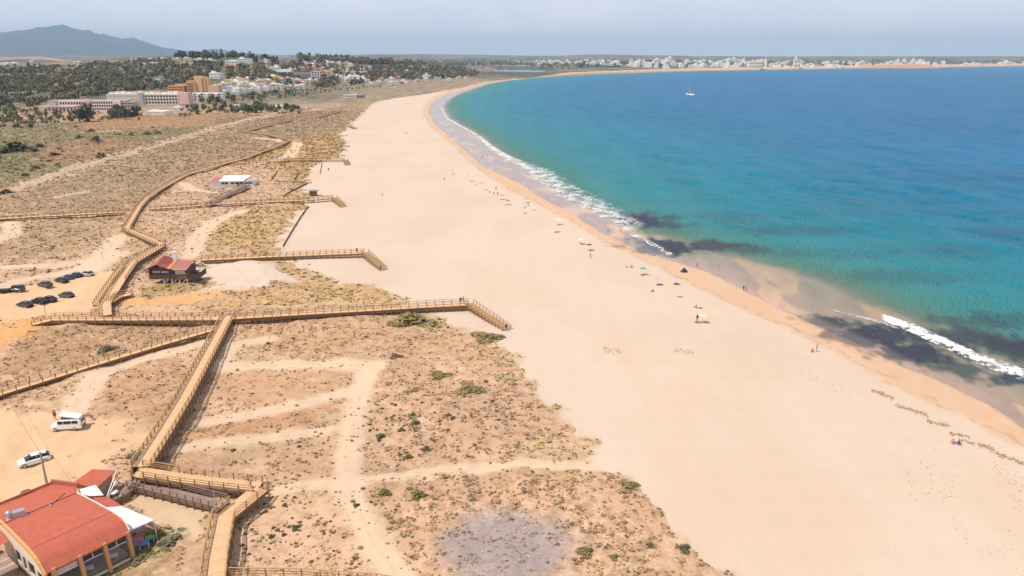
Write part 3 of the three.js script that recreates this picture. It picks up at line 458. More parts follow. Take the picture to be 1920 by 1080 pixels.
// ---------------------------------------------------------------- beach restaurant with curved terracotta roof (bottom left)
const tileRed = new THREE.MeshStandardMaterial({ map: dataTex(256, (u, v) => { const n = 1 + 0.05 * fbm(u * 6, v * 6, 4, noiseB) + 0.05 * fbm(u * 22, v * 5, 3, noiseA) + 0.05 * noiseC(u * 60, v * 60) + (((v * 40) % 1) < 0.10 ? -0.07 : 0); return [0.70 * n, 0.36 * n, 0.272 * n]; }, true), roughness: 0.9 });
tileRed.map.repeat.set(0.1, 0.1);
const tileDark = mat(rgb(0.33, 0.085, 0.065)), tileMid = mat(rgb(0.40, 0.12, 0.08));
{
  const O = V(-52.4, 3, -69.7); O.y = 3.0;
  const g = thing('beach_restaurant', 'beach restaurant with curved terracotta roof and glazed front at bottom left', 'restaurant', O, 52.6 * Math.PI / 180);
  const prof = [[0.55, 3.72], [0.3, 3.95], [0, 4.15], [-0.5, 4.6], [-1.1, 4.93], [-2, 5.18], [-3, 5.33], [-6, 5.52], [-8.5, 5.62], [-10.4, 5.66]];
  const xr = (z) => z > -1 ? 8.75 : table([-10.4, -6, -3, -1], [7.45, 8.05, 8.45, 8.75], z);
  const xl = -0.75;
  const shell = (pr, a, b, th) => [quadSheet(pr.map(([z, y]) => [V(a(z), y, z), V(b(z), y, z)])), quadSheet(pr.map(([z, y]) => [V(b(z), y - th, z), V(a(z), y - th, z)])), quadSheet([pr.map(([z, y]) => V(b(z), y, z)), pr.map(([z, y]) => V(b(z), y - th, z))]), quadSheet([pr.map(([z, y]) => V(a(z), y - th, z)), pr.map(([z, y]) => V(a(z), y, z))])];
  tileRed.side = THREE.DoubleSide;
  const roof = part('roof', shell(prof, () => xl, xr, 0.16), tileRed, g);
  part('back_roof', shell([[-10.4, 5.64], [-12, 5.58], [-14.2, 5.4], [-15.9, 5.2]], () => xl - 0.2, (z) => table([-15.9, -11.8, -10.4], [6.7, 8.3, 7.5], z), 0.16), tileRed, g);
  part('ridge', [bar(V(xl, 5.72, -10.4), V(7.5, 5.72, -10.4), 0.22, 0.12)], tileMid, roof); part('roof_seam', [bar(V(xl, 5.36, -3.1), V(8.45, 5.36, -3.1), 0.10, 0.05)], tileMid, roof);
  part('parapet', [bar(V(6.75, 5.55, -15.9), V(8.35, 5.75, -11.8), 0.25, 0.7), bar(V(-1, 5.4, -15.95), V(6.7, 5.4, -15.95), 0.2, 0.3)], tileMid, g);
  // white flashing on the right edge, ochre barge board on the gable
  const edge = prof.slice(1).map(([z, y]) => V(xr(z) + 0.06, y + 0.04, z)); part('edge_flashing', edge.slice(1).map((q, i) => bar(edge[i], q, 0.14, 0.14)), mat(rgb(0.72, 0.6, 0.5)), roof);
  const barge = prof.concat([[-13, 5.52], [-15.9, 5.2]]).map(([z, y]) => V(xl - 0.05, y - 0.12, z)); part('barge_board', barge.slice(1).map((q, i) => bar(barge[i], q, 0.3, 0.42)), mat(rgb(0.60, 0.31, 0.11)), g);
  // gable wall at the left end with openings
  const gw = []; const wallX = -0.35;
  const wp = prof.map(([z, y]) => [z, y - 0.2]).concat([[-13, 5.3]]);
  const s = new THREE.Shape([new THREE.Vector2(-0.2, 0.2), ...wp.filter(([z]) => z <= -0.2).map(([z, y]) => new THREE.Vector2(z, y)), new THREE.Vector2(-13, 0.2)]);
  for (const [a, b, y0, y1] of [[-2.7, -0.9, 0.3, 2.6], [-5.3, -3.4, 1.1, 2.8], [-6.8, -6.0, 0.9, 2.7], [-9, -7.6, 1.1, 2.7]]) { const h = new THREE.Path(); h.moveTo(a, y0); h.lineTo(b, y0); h.lineTo(b, y1); h.lineTo(a, y1); h.closePath(); s.holes.push(h); }
  const wg = new THREE.ExtrudeGeometry(s, { depth: 0.25, bevelEnabled: false }); wg.rotateY(-Math.PI / 2); part('gable_wall', wg.translate(wallX, 0, 0), M.cream, g);
  for (const [a, b, y0, y1] of [[-2.7, -0.9, 0.3, 2.6], [-5.3, -3.4, 1.1, 2.8], [-6.8, -6.0, 0.9, 2.7], [-9, -7.6, 1.1, 2.7]]) { const w = part('window', box(0.04, y1 - y0, b - a, wallX - 0.14, (y0 + y1) / 2, (a + b) / 2), M.glass, g); part('frame', [box(0.08, 0.08, b - a, wallX - 0.1, y1, (a + b) / 2), box(0.08, y1 - y0, 0.08, wallX - 0.1, (y0 + y1) / 2, (a + b) / 2)], M.woodB, w); }
  // floor, back and inner walls
  part('floor_slab', [box(8.9, 0.5, 13.2, 4.0, 0.2, -6.7)], M.concrete, g);
  part('inner_wall', [box(8.2, 4.6, 0.25, 3.9, 2.6, -7.5), box(0.25, 4.4, 5.5, 7.6, 2.5, -8.6)], mat(rgb(0.45, 0.33, 0.24)), g);
  // ochre pillars along the glazed front, leaning out at the top
  for (const x of [0.1, 2.95, 5.75, 8.5]) part('pillar', [bar(V(x, 0, 0.75), V(x, 3.9, 0.32), 0.5, 0.42)], M.ochre, g);
  for (let k = 0; k < 3; k++) {
    const x0 = [0.1, 2.95, 5.75][k] + 0.3, x1 = [2.95, 5.75, 8.5][k] - 0.3, xm = (x0 + x1) / 2, w = x1 - x0;
    const up = part('window', box(w, 1.0, 0.04, xm, 3.2, 0.2), k ? M.glass : mat(rgb(0.5, 0.46, 0.38), { roughness: 0.5 }), g);
    part('frame', [box(w, 0.07, 0.1, xm, 2.68, 0.26), box(0.06, 1, 0.1, xm, 3.2, 0.26), box(w, 0.06, 0.1, xm, 3.72, 0.26)], M.white, up);
    part('balustrade', [box(w, 0.06, 0.06, xm, 1.35, 0.62), ...[...Array(9).keys()].map((i) => box(0.05, 0.95, 0.05, x0 + (i + 0.5) * w / 9, 0.9, 0.62))], M.woodB, g);
    part('sill', box(w + 0.1, 0.22, 0.3, xm, 0.42, 0.66), M.cream, g);
  }
  // lower red roof and white sails on the beach side
  part('lower_roof', quadSheet([[V(8.7, 3.5, -13), V(11.1, 3.1, -10.8)], [V(8.5, 3.7, -6.5), V(11.3, 3.1, -6.6)]]), tileRed, g);
  const sail = (n, c, sag) => { const rows = []; for (let i = 0; i <= 8; i++) { const r = []; for (let j = 0; j <= 8; j++) { const a = i / 8, b = j / 8, q = c[0].clone().multiplyScalar((1 - a) * (1 - b)).addScaledVector(c[1], (1 - a) * b).addScaledVector(c[2], a * b).addScaledVector(c[3], a * (1 - b)); q.y -= sag * 16 * a * (1 - a) * b * (1 - b) * 0.5; r.push(q); } rows.push(r); } return part(n, quadSheet(rows), M.sail, g); };
  sail('awning', [V(9.1, 3.85, -7.3), V(10.95, 3.5, -6.3), V(12.1, 3.3, -0.4), V(8.75, 3.7, -0.1)], 0.25);
  part('awning_frame', [bar(V(8.75, 3.6, -0.1), V(12.1, 3.2, -0.4), 0.08, 0.08), bar(V(12.1, 3.2, -0.4), V(12.1, 0.2, -0.4), 0.08, 0.08), bar(V(10.95, 3.4, -6.3), V(13.9, 0.5, -2.2), 0.1, 0.1), bar(V(10.95, 3.4, -6.3), V(12.1, 3.2, -0.4), 0.08, 0.08)], M.white, g);
  sail('awning', [V(9.1, 4.0, -13.9), V(11.0, 3.8, -13.6), V(10.7, 3.5, -10.7), V(8.7, 3.7, -12.3)], 0.2);
  // terrace below the sails
  part('terrace', [box(4.6, 0.35, 8.4, 10.9, 0.1, -4.0)], M.greyDeck, g);
  part('terrace_wall', [box(0.15, 1.0, 6.5, 13.1, 0.6, -4.6)], M.wood, g);
  // annex at the back right
  const ar = [V(9.7, 3.25, -17.6), V(12.8, 3.45, -18.8), V(14.8, 3.25, -16.1), V(11.2, 2.95, -14.2)], lowered = ar.map((q) => q.clone().add(V(0, -0.16, 0)));
  part('annex_roof', [quadSheet([[ar[0], ar[1]], [ar[3], ar[2]]]), quadSheet([[lowered[1], lowered[0]], [lowered[2], lowered[3]]]), ...[0, 1, 2, 3].map((k) => quadSheet([[ar[k], ar[(k + 1) % 4]], [lowered[k], lowered[(k + 1) % 4]]]))], tileRed, g);
  part('annex_wall', [prism([[10.1, -17.3], [12.7, -18.3], [14.2, -16.2], [11.2, -14.7]], 0.2, 2.75)], mat(rgb(0.4, 0.29, 0.2)), g);
  part('awning_frame', [bar(V(14.8, 3.2, -16), V(11.9, 1.9, -12.9), 0.09, 0.09), bar(V(14.8, 3.1, -15.95), V(14.8, 0.2, -15.95), 0.08, 0.08), bar(V(14.2, 2.2, -15.2), V(11.6, 1.6, -12.4), 0.14, 0.14)], M.white, g);
  part('terrace_screen', [box(4.0, 1.2, 0.12, 12.6, 0.7, -12.3)], M.wood, g);
  // left shed below the gable
  part('shed_roof', [box(5.2, 0.12, 5, -4.2, 2.5, -7.6)], M.greyDeck, g); part('shed_wall', [box(4.8, 2.2, 0.1, -4.2, 1.3, -5.3), box(0.1, 2.2, 4.6, -1.8, 1.3, -7.6)], M.greyWood, g); part('shed_red_roof', quadSheet([[V(-6.5, 4.1, -14), V(-0.9, 4.3, -14)], [V(-6.5, 3.4, -9.6), V(-0.9, 3.6, -9.6)]]), tileRed, g);
  const W3 = (x, y, z) => g.localToWorld(V(x, y, z)); g.updateMatrixWorld();
  // things on the roof and the terrace
  const ac = thing('roof_vent', 'grey metal ventilation unit on the terracotta roof', 'ventilator', W3(1.0, 5.66, -10.6), 0.6);
  part('housing', [box(1.3, 0.7, 0.8, 0, 0.45, 0)], M.steel, ac); part('duct', [cyl(0.32, 0.32, 0.9, -0.9, 0.35, 0, 12).rotateZ(0), new THREE.SphereGeometry(0.36, 12, 8).translate(-1.0, 0.75, 0)], M.steel, ac); part('stand', [box(2.3, 0.08, 0.9, -0.2, 0.05, 0)], M.steel, ac);
  const an = thing('roof_antenna', 'thin dark mast lying slanted on the terracotta roof', 'antenna', W3(4.3, 5.7, -10.0), 0);
  part('mast', [bar(V(0, 0, 0), V(1.4, 1.0, -1.1), 0.07, 0.07)], M.dark, an); part('foot', [box(0.4, 0.06, 0.4)], M.steel, an);
  for (const [x, z, c, lab] of [[10.4, -1.2, [0.5, 0.15, 0.2], 'terrace table with a red cloth under the white sail'], [11.3, -0.6, [0.08, 0.35, 0.12], 'terrace table with a green cloth under the white sail'], [10.3, 0.0, [0.1, 0.2, 0.45], 'terrace table with a blue cloth under the white sail'], [3.9, -0.7, [0.75, 0.75, 0.73], 'white table behind the middle glazed bay'], [6.8, -0.7, [0.75, 0.75, 0.73], 'white table behind the right glazed bay']]) {
    const t = thing('terrace_table', lab, 'table', W3(x, 0.3, z), 0.4); part('table_top', box(1.2, 0.06, 0.8, 0, 0.75, 0), mat(rgb(...c)), t); for (const [a, b] of [[-0.5, -0.3], [0.5, -0.3], [-0.5, 0.3], [0.5, 0.3]]) part('leg', box(0.05, 0.72, 0.05, a, 0.36, b), M.white, t);
  }
  const tb = thing('terrace_table', 'small round white table on the dark terrace behind the restaurant', 'table', W3(13.4, 0.3, -14.2), 0); part('table_top', cyl(0.55, 0.55, 0.05, 0, 0.9, 0, 20), M.white, tb); part('leg', cyl(0.05, 0.05, 0.88, 0, 0.44, 0), M.steel, tb);
}
// ---------------------------------------------------------------- red roofed wooden hut on stilts
{
  const B = site(282, 531, 0); B.y = T(B.x, B.z) - 0.1;
  const g = thing('stilt_hut', 'dark wooden beach hut with red roofs standing on white stilts', 'hut', B, 0.04); g.scale.set(0.85, 1.12, 0.85);
  const dw = mat(rgb(0.17, 0.09, 0.065));
  part('platform', box(12.6, 0.25, 9.6, 6.1, 1.2, -4.6), dw, g);
  part('wall', [box(6.6, 1.1, 0.2, 3.2, 1.75, 0), box(6.6, 1.3, 0.15, 3.2, 3.1, -1.3), box(0.2, 2.6, 8, -0.1, 2.5, -4.4), box(5.3, 1.0, 0.2, 9.3, 1.75, 0), box(0.2, 2.6, 7, 11.9, 2.5, -4)], dw, g);
  // hip-and-gable roof, ridge running away from the viewer
  const tri = (...v) => { const p = new THREE.BufferGeometry(); p.setAttribute('position', new THREE.Float32BufferAttribute(v.flatMap((q) => [q.x, q.y, q.z]), 3)); p.setAttribute('uv', new THREE.Float32BufferAttribute(v.flatMap(() => [0, 0]), 2)); p.computeVertexNormals(); return p; };
  const q4 = (a, b, c, d) => [tri(a, b, c), tri(a, c, d)];
  const E0 = V(-1.0, 3.5, 0.9), E1 = V(7.3, 3.5, 0.9), A = V(3.1, 4.9, 0.9), Rb = V(3.4, 6.1, -5), E2 = V(-1, 3.5, -9.4), E3 = V(8.2, 3.5, -9.4);
  tileDark.side = tileMid.side = THREE.DoubleSide;
  const roof = part('roof', [...q4(E0, A, Rb, E2), ...q4(A, E1, E3, Rb), tri(E2, Rb, E3)], tileDark, g);
  part('roof_edge', [bar(E0, A, 0.2, 0.18), bar(A, E1, 0.2, 0.18), bar(E0, E2, 0.2, 0.18)], M.darkWood, roof);
  part('side_roof', [...q4(V(7.0, 3.75, 0.6), V(12.6, 3.75, 0.6), V(12.9, 4.9, -4.4), V(7.6, 4.9, -4.4)), ...q4(V(7.6, 4.9, -4.4), V(12.9, 4.9, -4.4), V(12.9, 3.7, -8.4), V(7.6, 3.7, -8.4))], mat(rgb(0.36, 0.13, 0.115), { side: THREE.DoubleSide }), g);
  part('patched_roof', q4(V(5.9, 3.85, 0.75), V(7.3, 3.80, 0.75), V(7.9, 4.97, -4.2), V(6.6, 4.75, -3.0)), mat(rgb(0.62, 0.20, 0.07), { side: THREE.DoubleSide }), g);
  part('chimney', [box(1.05, 2.3, 1.0, 6.6, 5.6, -5.4), box(1.25, 0.15, 1.2, 6.6, 6.85, -5.4)], M.white, g);
  for (let k = 0; k < 8; k++) part('window', box(0.42, 0.55, 0.06, 0.9 + k * 0.62 + (k > 3 ? 0.25 : 0), 2.6, -1.2), M.white, g);
  part('window', box(3.1, 1.15, 0.06, 9.8, 2.85, 0.02), mat(rgb(0.45, 0.43, 0.38), { roughness: 0.3 }), g); part('window', box(1.3, 1.1, 0.06, 7.4, 2.85, 0.02), M.glass, g);
  for (const x of [-0.2, 1.8, 4.4, 7, 9.4, 11.8]) part('stilt', box(0.18, 1.3, 0.18, x, 0.5, 0.1), M.white, g);
  for (const x of [0.6, 4.4, 7.2, 10.2]) part('brace', bar(V(x, 0, 0.15), V(x + 1.4, 1.05, 0.15), 0.08, 0.1), M.white, g);
  part('terrace', [box(3.2, 0.2, 7.5, 13.8, 1.1, -3.6), box(0.1, 1.1, 7.5, 15.3, 1.7, -3.6), box(3.2, 1.1, 0.1, 13.8, 1.7, 0.1)], M.darkWood, g);
  part('terrace_canopy', [box(2.6, 0.08, 3, 13.6, 3.3, -5.2), box(0.08, 2.1, 0.08, 14.7, 2.2, -3.8)], mat(rgb(0.16, 0.14, 0.16)), g);
}
// ---------------------------------------------------------------- white beach bar
{
  const B = site(398, 351, 0); const g = thing('beach_bar', 'low white beach bar with a wide white roof among the dunes', 'beach bar', B, 0.10);
  part('wall', [box(13, 2.9, 0.3, 6.35, 1.2, 0), box(6.4, 1.5, 0.3, 16.05, 0.5, 0), box(6.4, 0.35, 0.3, 16.05, 2.5, 0), box(0.3, 2.9, 0.3, 15.2, 1.2, 0.01), box(0.3, 2.9, 8, 0, 1.2, -4), box(0.3, 2.9, 8, 19.2, 1.2, -4), box(19.5, 2.9, 0.3, 9.6, 1.2, -8)], M.white, g);
  part('roof', [...[0].map(() => { const q = quadSheet([[V(3.6, 3.0, 1.0), V(15.0, 3.0, 1.0)], [V(4.2, 4.3, -8.5), V(16.6, 4.3, -8.5)]]); return q; }), box(11.6, 0.12, 0.12, 9.3, 2.93, 1.0)], Object.assign(M.white.clone(), { side: THREE.DoubleSide }), g);
  part('red_roof', quadSheet([[V(-0.6, 2.7, 0.6), V(3.8, 2.7, 0.6)], [V(0.2, 3.9, -6), V(4.2, 3.9, -6)]]), mat(rgb(0.42, 0.12, 0.14), { side: THREE.DoubleSide }), g);
  for (const x of [5.2, 6.9, 9.6, 11.6]) { const w = part('window', box(1.5, 0.9, 0.1, x, 1.8, 0.14), M.glass, g); part('frame', box(1.7, 0.08, 0.14, x, 1.3, 0.16), M.white, w); }
  part('terrace_roof', box(5.6, 0.14, 5, 17.4, 2.9, -2.2), mat(rgb(0.42, 0.36, 0.38)), g);
  part('door', box(0.9, 2, 0.1, 12.3, 1, 0.18), M.glass, g);
}
{ // kiosk by the third stairs
  const g = thing('kiosk', 'small dark wooden kiosk with a grey roof by the third beach stairs', 'kiosk', site(588, 367, 0), 0.1);
  part('wall', box(3.0, 2.3, 2.5, 0, 1.1, 0), M.woodB, g); part('roof', box(4.2, 0.16, 3.6, 0.3, 2.4, 0), mat(rgb(0.25, 0.21, 0.2)), g); part('counter', box(2.6, 0.1, 0.5, 0, 1.1, 1.4), M.wood, g);
}
{ const g = thing('lifeguard_hut', 'little white hut at the far edge of the sand', 'hut', site(711, 186, 0), 0.2); part('wall', box(5, 3, 4, 0, 1.5, 0), M.white, g); part('roof', box(5.8, 0.3, 4.8, 0, 3.1, 0), M.cream, g); }
{ const g = thing('beach_bar', 'distant white beach bar on the brown far dunes', 'beach bar', site(657, 183, 0), 0.05); part('wall', box(20, 4, 9, 0, 2, 0), M.white, g); part('terrace', box(12, 3.4, 9, 16, 1.7, 0), mat(rgb(0.2, 0.16, 0.14)), g); part('roof', box(21, 0.4, 10, 0, 4.2, 0), M.white, g); for (const x of [-6, -2, 2, 6]) part('window', box(2, 1.4, 0.1, x, 2, 4.55), M.glass, g); }
// ---------------------------------------------------------------- plants
function leaves(R, n, size, inside, up = 0.3, squash = 1) { // leaf-sized faces spread through a crown; inside() returns a point
  const p = [], nn = [], uv = [];
  for (let i = 0; i < n; i++) {
    const c = inside(), d = V(R() - 0.5, R() - 0.5 + up, R() - 0.5).normalize(), e = V(R() - 0.5, R() - 0.5, R() - 0.5).cross(d).normalize(), f = e.clone().cross(d), s = size * (0.6 + 0.8 * R());
    const a = c.clone().addScaledVector(e, s), b = c.clone().addScaledVector(e, -s * 0.6).addScaledVector(f, s * 0.8), g = c.clone().addScaledVector(e, -s * 0.6).addScaledVector(f, -s * 0.8);
    const face = b.clone().sub(a).cross(g.clone().sub(a)).normalize(), turned = V(c.x, c.y * squash + 0.4, c.z).dot(face) < 0; if (turned) face.negate();
    const out = V(c.x, c.y * squash + 0.25, c.z).normalize().lerp(face, 0.55).normalize();
    for (const q of turned ? [a, g, b] : [a, b, g]) { p.push(q.x, q.y, q.z); nn.push(out.x, out.y, out.z); uv.push(0, 0); }
  }
  const g = new THREE.BufferGeometry(); g.setAttribute('position', new THREE.Float32BufferAttribute(p, 3)); g.setAttribute('normal', new THREE.Float32BufferAttribute(nn, 3)); g.setAttribute('uv', new THREE.Float32BufferAttribute(uv, 2)); return g;
}
function crown(seed, n, size, clumps, flat = 0.8) { // unit crown, 1 m radius, standing on y = 0
  const R = lcg(seed), cl = [...Array(clumps)].map(() => { const a = R() * 6.283, r = 0.62 * Math.sqrt(R()); return [V(r * Math.cos(a), 0.35 + R() * flat * 0.9, r * Math.sin(a)), 0.28 + 0.22 * R()]; });
  return leaves(R, n, size, () => { const [c, r] = cl[Math.floor(R() * clumps)], d = V(R() - 0.5, R() - 0.5, R() - 0.5).normalize().multiplyScalar(r * (0.55 + 0.45 * R())); return c.clone().add(d); }, 0.5, 1);
}
function dome(seed, n, size, h) { const R = lcg(seed); return leaves(R, n, size, () => { const a = R() * 6.283, r = Math.sqrt(R()), lump = 0.7 + 0.3 * Math.sin(a * 3 + seed); return V(r * lump * Math.cos(a), h * (0.15 + 0.85 * (1 - r * r)) * (0.6 + 0.4 * R()), r * lump * Math.sin(a)); }, 0.8, 1); }
const leafMat = (c) => new THREE.MeshPhysicalMaterial({ color: c, roughness: 0.95, side: THREE.DoubleSide });
const white = rgb(1, 1, 1);
const R5 = lcg(77);
const TONES = [ // dry brown, green, grey-brown, straw and olive grass, pale grey
  [[0.325, 0.180, 0.094], [0.249, 0.153, 0.085], [0.401, 0.243, 0.129], [0.248, 0.187, 0.094]],
  [[0.162, 0.171, 0.060], [0.230, 0.207, 0.077], [0.124, 0.144, 0.051], [0.306, 0.234, 0.103]],
  [[0.268, 0.188, 0.111], [0.211, 0.162, 0.094], [0.325, 0.234, 0.137], [0.225, 0.170, 0.085]],
  [[0.459, 0.305, 0.111], [0.363, 0.269, 0.103], [0.536, 0.341, 0.137], [0.268, 0.224, 0.085]],
  [[0.325, 0.243, 0.205], [0.299, 0.225, 0.171], [0.383, 0.288, 0.248], [0.225, 0.170, 0.113]],
];
{ // low dune plants: far too many to count
  const kinds = [dome(3, 26, 0.34, 0.55), dome(8, 20, 0.42, 0.8), dome(14, 30, 0.3, 0.4)], mats = kinds.map(() => []), cols = kinds.map(() => []);
  const m4 = new THREE.Matrix4(), q = new THREE.Quaternion(), e = new THREE.Euler();
  const rings = []; for (let r = 62; r < 1150; r += r * 0.03) rings.push(r);
  for (const r of rings) {
    const dr = r * 0.03, area = 2 * r * dr * (70 * Math.PI / 180), per = r < 120 ? 9 : r < 200 ? 5.5 : r < 420 ? 1.5 : r < 900 ? 0.75 : 0.3, n = Math.round(area * per / 2);
    for (let i = 0; i < n; i++) {
      const a = (-42 + 70 * R5()) * Math.PI / 180, rr = r + dr * R5(), x = rr * Math.sin(a), z = -rr * Math.cos(a);
      if (sdPoly(DUNES, x, z) > 2) continue;
      ground(x, z, 0);
      const cl = 0.55 * fbm(x / 13, z / 13, 3, noiseB) + 0.5 * noiseC(x / 3.3, z / 3.3);
      if (R5() > grown * 1.2 * clamp(0.42 + 1.9 * cl)) continue;
      const k = Math.floor(R5() * 3), s = (r < 200 ? 0.11 + 0.27 * Math.pow(R5(), 2.2) + (R5() < 0.02 ? 0.3 : 0) : r < 420 ? 0.24 + 0.5 * R5() * R5() : 0.32 + 0.5 * R5()) * (tone === 3 ? 1.3 : 1);
      e.set(0, R5() * 6.28, 0); q.setFromEuler(e);
      m4.compose(V(x, T(x, z) - 0.02, z), q, V(s, s * (0.6 + 0.6 * R5()), s)); mats[k].push(m4.clone());
      const t = TONES[tone][Math.floor(R5() * 4)], v = 0.85 + 0.6 * R5(); cols[k].push(rgb(t[0] * v, t[1] * v, t[2] * v));
    }
  }
  kinds.forEach((g, k) => stuff('dune_plants', g, leafMat(white), mats[k], cols[k]));
}
// shrubs and grass mounds one can pick out
const bushGeo = [dome(21, 170, 0.16, 0.75), dome(22, 170, 0.17, 0.6), dome(25, 150, 0.18, 0.9)], moundGeo = dome(31, 420, 0.085, 0.32);
const leafMats = { green: leafMat(rgb(0.13, 0.12, 0.055)), grey: leafMat(rgb(0.17, 0.145, 0.085)), olive: leafMat(rgb(0.19, 0.155, 0.035)), straw: leafMat(rgb(0.25, 0.185, 0.075)), brown: leafMat(rgb(0.16, 0.09, 0.045)), dark: leafMat(rgb(0.085, 0.085, 0.04)) };
function shrub(u, v, w, label, tint, geo = 0, group, squash = 1) { const p = site(u, v, 0), g = geo === 'mound' ? moundGeo : bushGeo[geo]; const o = part(numbered(geo === 'mound' ? 'grass_mound' : 'shrub'), g, leafMats[tint], scene); const px = F / (-p.z * CP + (EYE - p.y) * SP), s = w / 2 / px; o.position.copy(p).y -= 0.05; o.rotation.y = u; o.scale.set(s, s * squash, s * (geo === 'mound' ? 1.2 : 1)); return tag(o, label, geo === 'mound' ? 'grass' : 'shrub', group); }
shrub(826, 706, 56, 'bright olive green cushion of plants on the pale dune track', 'olive', 'mound', undefined, 0.6);
shrub(771, 604, 96, 'large straw coloured grass mound below the nearest beach stairs', 'straw', 'mound', undefined, 0.9);
shrub(742, 667, 30, 'flat dark brown patch of dry plants above the dune track', 'brown', 'mound', undefined, 0.6);
shrub(777, 733, 32, 'small olive cushion of plants below the bright olive one', 'olive', 'mound', undefined, 0.5);
shrub(880, 728, 64, 'low straw mound on the middle of the dune', 'straw', 'mound', undefined, 0.6);
shrub(912, 634, 66, 'straw grass hummock on the dune edge by the beach stairs', 'straw', 'mound', undefined, 0.9);
shrub(712, 820, 22, 'rounded green shrub, lowest of the cluster beside the vertical track', 'green', 1); shrub(779, 794, 20, 'rounded green shrub at the right of the shrub cluster', 'green', 0); shrub(775, 778, 14, 'small green shrub topmost of the shrub cluster', 'green', 2); shrub(841, 778, 13, 'lone small green shrub right of the shrub cluster', 'green', 1);
shrub(766, 858, 24, 'dense olive shrub standing alone on the speckled dune', 'olive', 0); shrub(800, 843, 20, 'grey green shrub above the lone olive shrub', 'grey', 2); shrub(753, 806, 18, 'grey shrub in the heart of the shrub cluster', 'grey', 1);
shrub(1096, 1038, 40, 'straw tussock right of the lilac grey plant patch', 'straw', 0); shrub(1150, 1046, 26, 'yellow straw tussock in the lower right dune', 'straw', 1); shrub(1218, 1024, 18, 'dark green shrub in the lower right dune', 'green', 2); shrub(1178, 912, 44, 'olive grass hummock on the rim of the lower right dune', 'straw', 'mound', undefined, 1.2); shrub(1282, 1030, 32, 'green shrub on the rim of the lower right dune', 'green', 1);
shrub(782, 930, 34, 'straw tussock below the crossing of the tracks', 'straw', 2); shrub(720, 925, 30, 'straw tussock beside the crossing of the tracks', 'straw', 0);
shrub(436, 845, 14, 'lone green shrub beside the white track near the restaurant boardwalk', 'green', 1); shrub(498, 960, 14, 'round green shrub right of the boardwalk corner', 'green', 0); shrub(534, 948, 13, 'green shrub second right of the boardwalk corner', 'green', 2); shrub(553, 990, 22, 'spreading green shrub between boardwalk corner and the wide track', 'green', 1); shrub(583, 1054, 12, 'small green shrub above the bottom boardwalk', 'green', 0); shrub(668, 948, 16, 'pair-like dark shrub in the middle of the sandy track', 'dark', 1);
shrub(50, 933, 44, 'dry brown bush behind the restaurant roof', 'brown', 0); shrub(255, 858, 46, 'dry olive brush beside the start of the high boardwalk', 'grey', 'mound', undefined, 1.2); shrub(200, 655, 40, 'dark green scrub patch beside the diagonal boardwalk', 'grey', 'mound', undefined, 1); shrub(315, 1018, 60, 'grey green bush in front of the restaurant terrace', 'grey', 0, undefined, 0.6); shrub(262, 1046, 50, 'green bush below the glazed restaurant front', 'green', 1, undefined, 0.5); shrub(288, 1006, 44, 'bright green bush at the corner of the restaurant terrace', 'olive', 2, undefined, 0.6);
{ const R = lcg(5); for (let i = 0; i < 70; i++) { const u = i < 36 ? 690 + 250 * R() : 450 + 180 * R(), v = i < 36 ? 745 + 130 * R() : 925 + 130 * R(); shrub(u, v, 7 + 8 * R() * R(), i < 36 ? 'small dark shrub scattered on the speckled middle dune' : 'small dark shrub scattered on pale sand right of the boardwalk', R() < 0.5 ? 'green' : 'brown', Math.floor(R() * 3), i < 36 ? 'small shrubs of the middle dune' : 'small shrubs right of the boardwalk'); } }
{ const R = lcg(6); for (let i = 0; i < 60; i++) { const u = -10 + 330 * R(), v = 238 + 95 * R(); if (v > 345 - u * 0.27) continue; shrub(u, v, 8 + 16 * R() * R(), 'green bush on the olive meadow at the upper left', R() < 0.6 ? 'green' : 'grey', Math.floor(R() * 3), 'bushes of the upper left meadow', 0.8); } }
shrub(30, 285, 70, 'broad dark green thicket at the left edge of the meadow', 'dark', 'mound', undefined, 1.6); shrub(180, 266, 26, 'green bush in the middle of the meadow', 'green', 0); shrub(190, 295, 22, 'tall green bush beside the meadow road', 'green', 2); shrub(12, 362, 26, 'round green bush where the meadow road leaves the picture', 'green', 1);
// seaweed cast up on the dry sand
{ const mats = [], R = lcg(9), m4 = new THREE.Matrix4(), q = new THREE.Quaternion(), e = new THREE.Euler();
  for (const [u0, v0, u1, v1, w, n] of [[1636, 722, 1678, 738, 3, 260], [1680, 750, 1720, 762, 2.5, 170], [1720, 762, 1742, 768, 2.5, 90], [1740, 778, 1782, 786, 2.5, 160], [1782, 802, 1820, 806, 2, 110], [1800, 812, 1830, 820, 2, 70], [1835, 820, 1868, 830, 3, 140], [1868, 836, 1930, 856, 3, 200], [1130, 655, 1165, 660, 4, 90], [1265, 654, 1300, 660, 4, 80], [1500, 690, 1600, 730, 12, 120], [1860, 850, 1920, 920, 30, 170], [1700, 880, 1800, 910, 30, 90], [1780, 960, 1910, 1040, 30, 60], [1160, 690, 1400, 760, 30, 60]]) for (let i = 0; i < n; i++) { const t = R(), [x, z] = level(lerp(u0, u1, t), lerp(v0, v1, t) + (R() + R() + R() - 1.5) * w * 1.5 + 2.5 * noiseA(u0 + t * 4, 1), 2.6); e.set(0, R() * 6.3, 0); q.setFromEuler(e); const s = (w > 10 ? 0.05 + 0.12 * R() * R() : 0.06 + 0.2 * R() * R()); m4.compose(V(x, T(x, z), z), q, V(s, s * 0.3, s)); mats.push(m4.clone()); }
  stuff('seaweed', dome(41, 16, 0.5, 0.5), leafMat(rgb(0.34, 0.185, 0.09)), mats); }
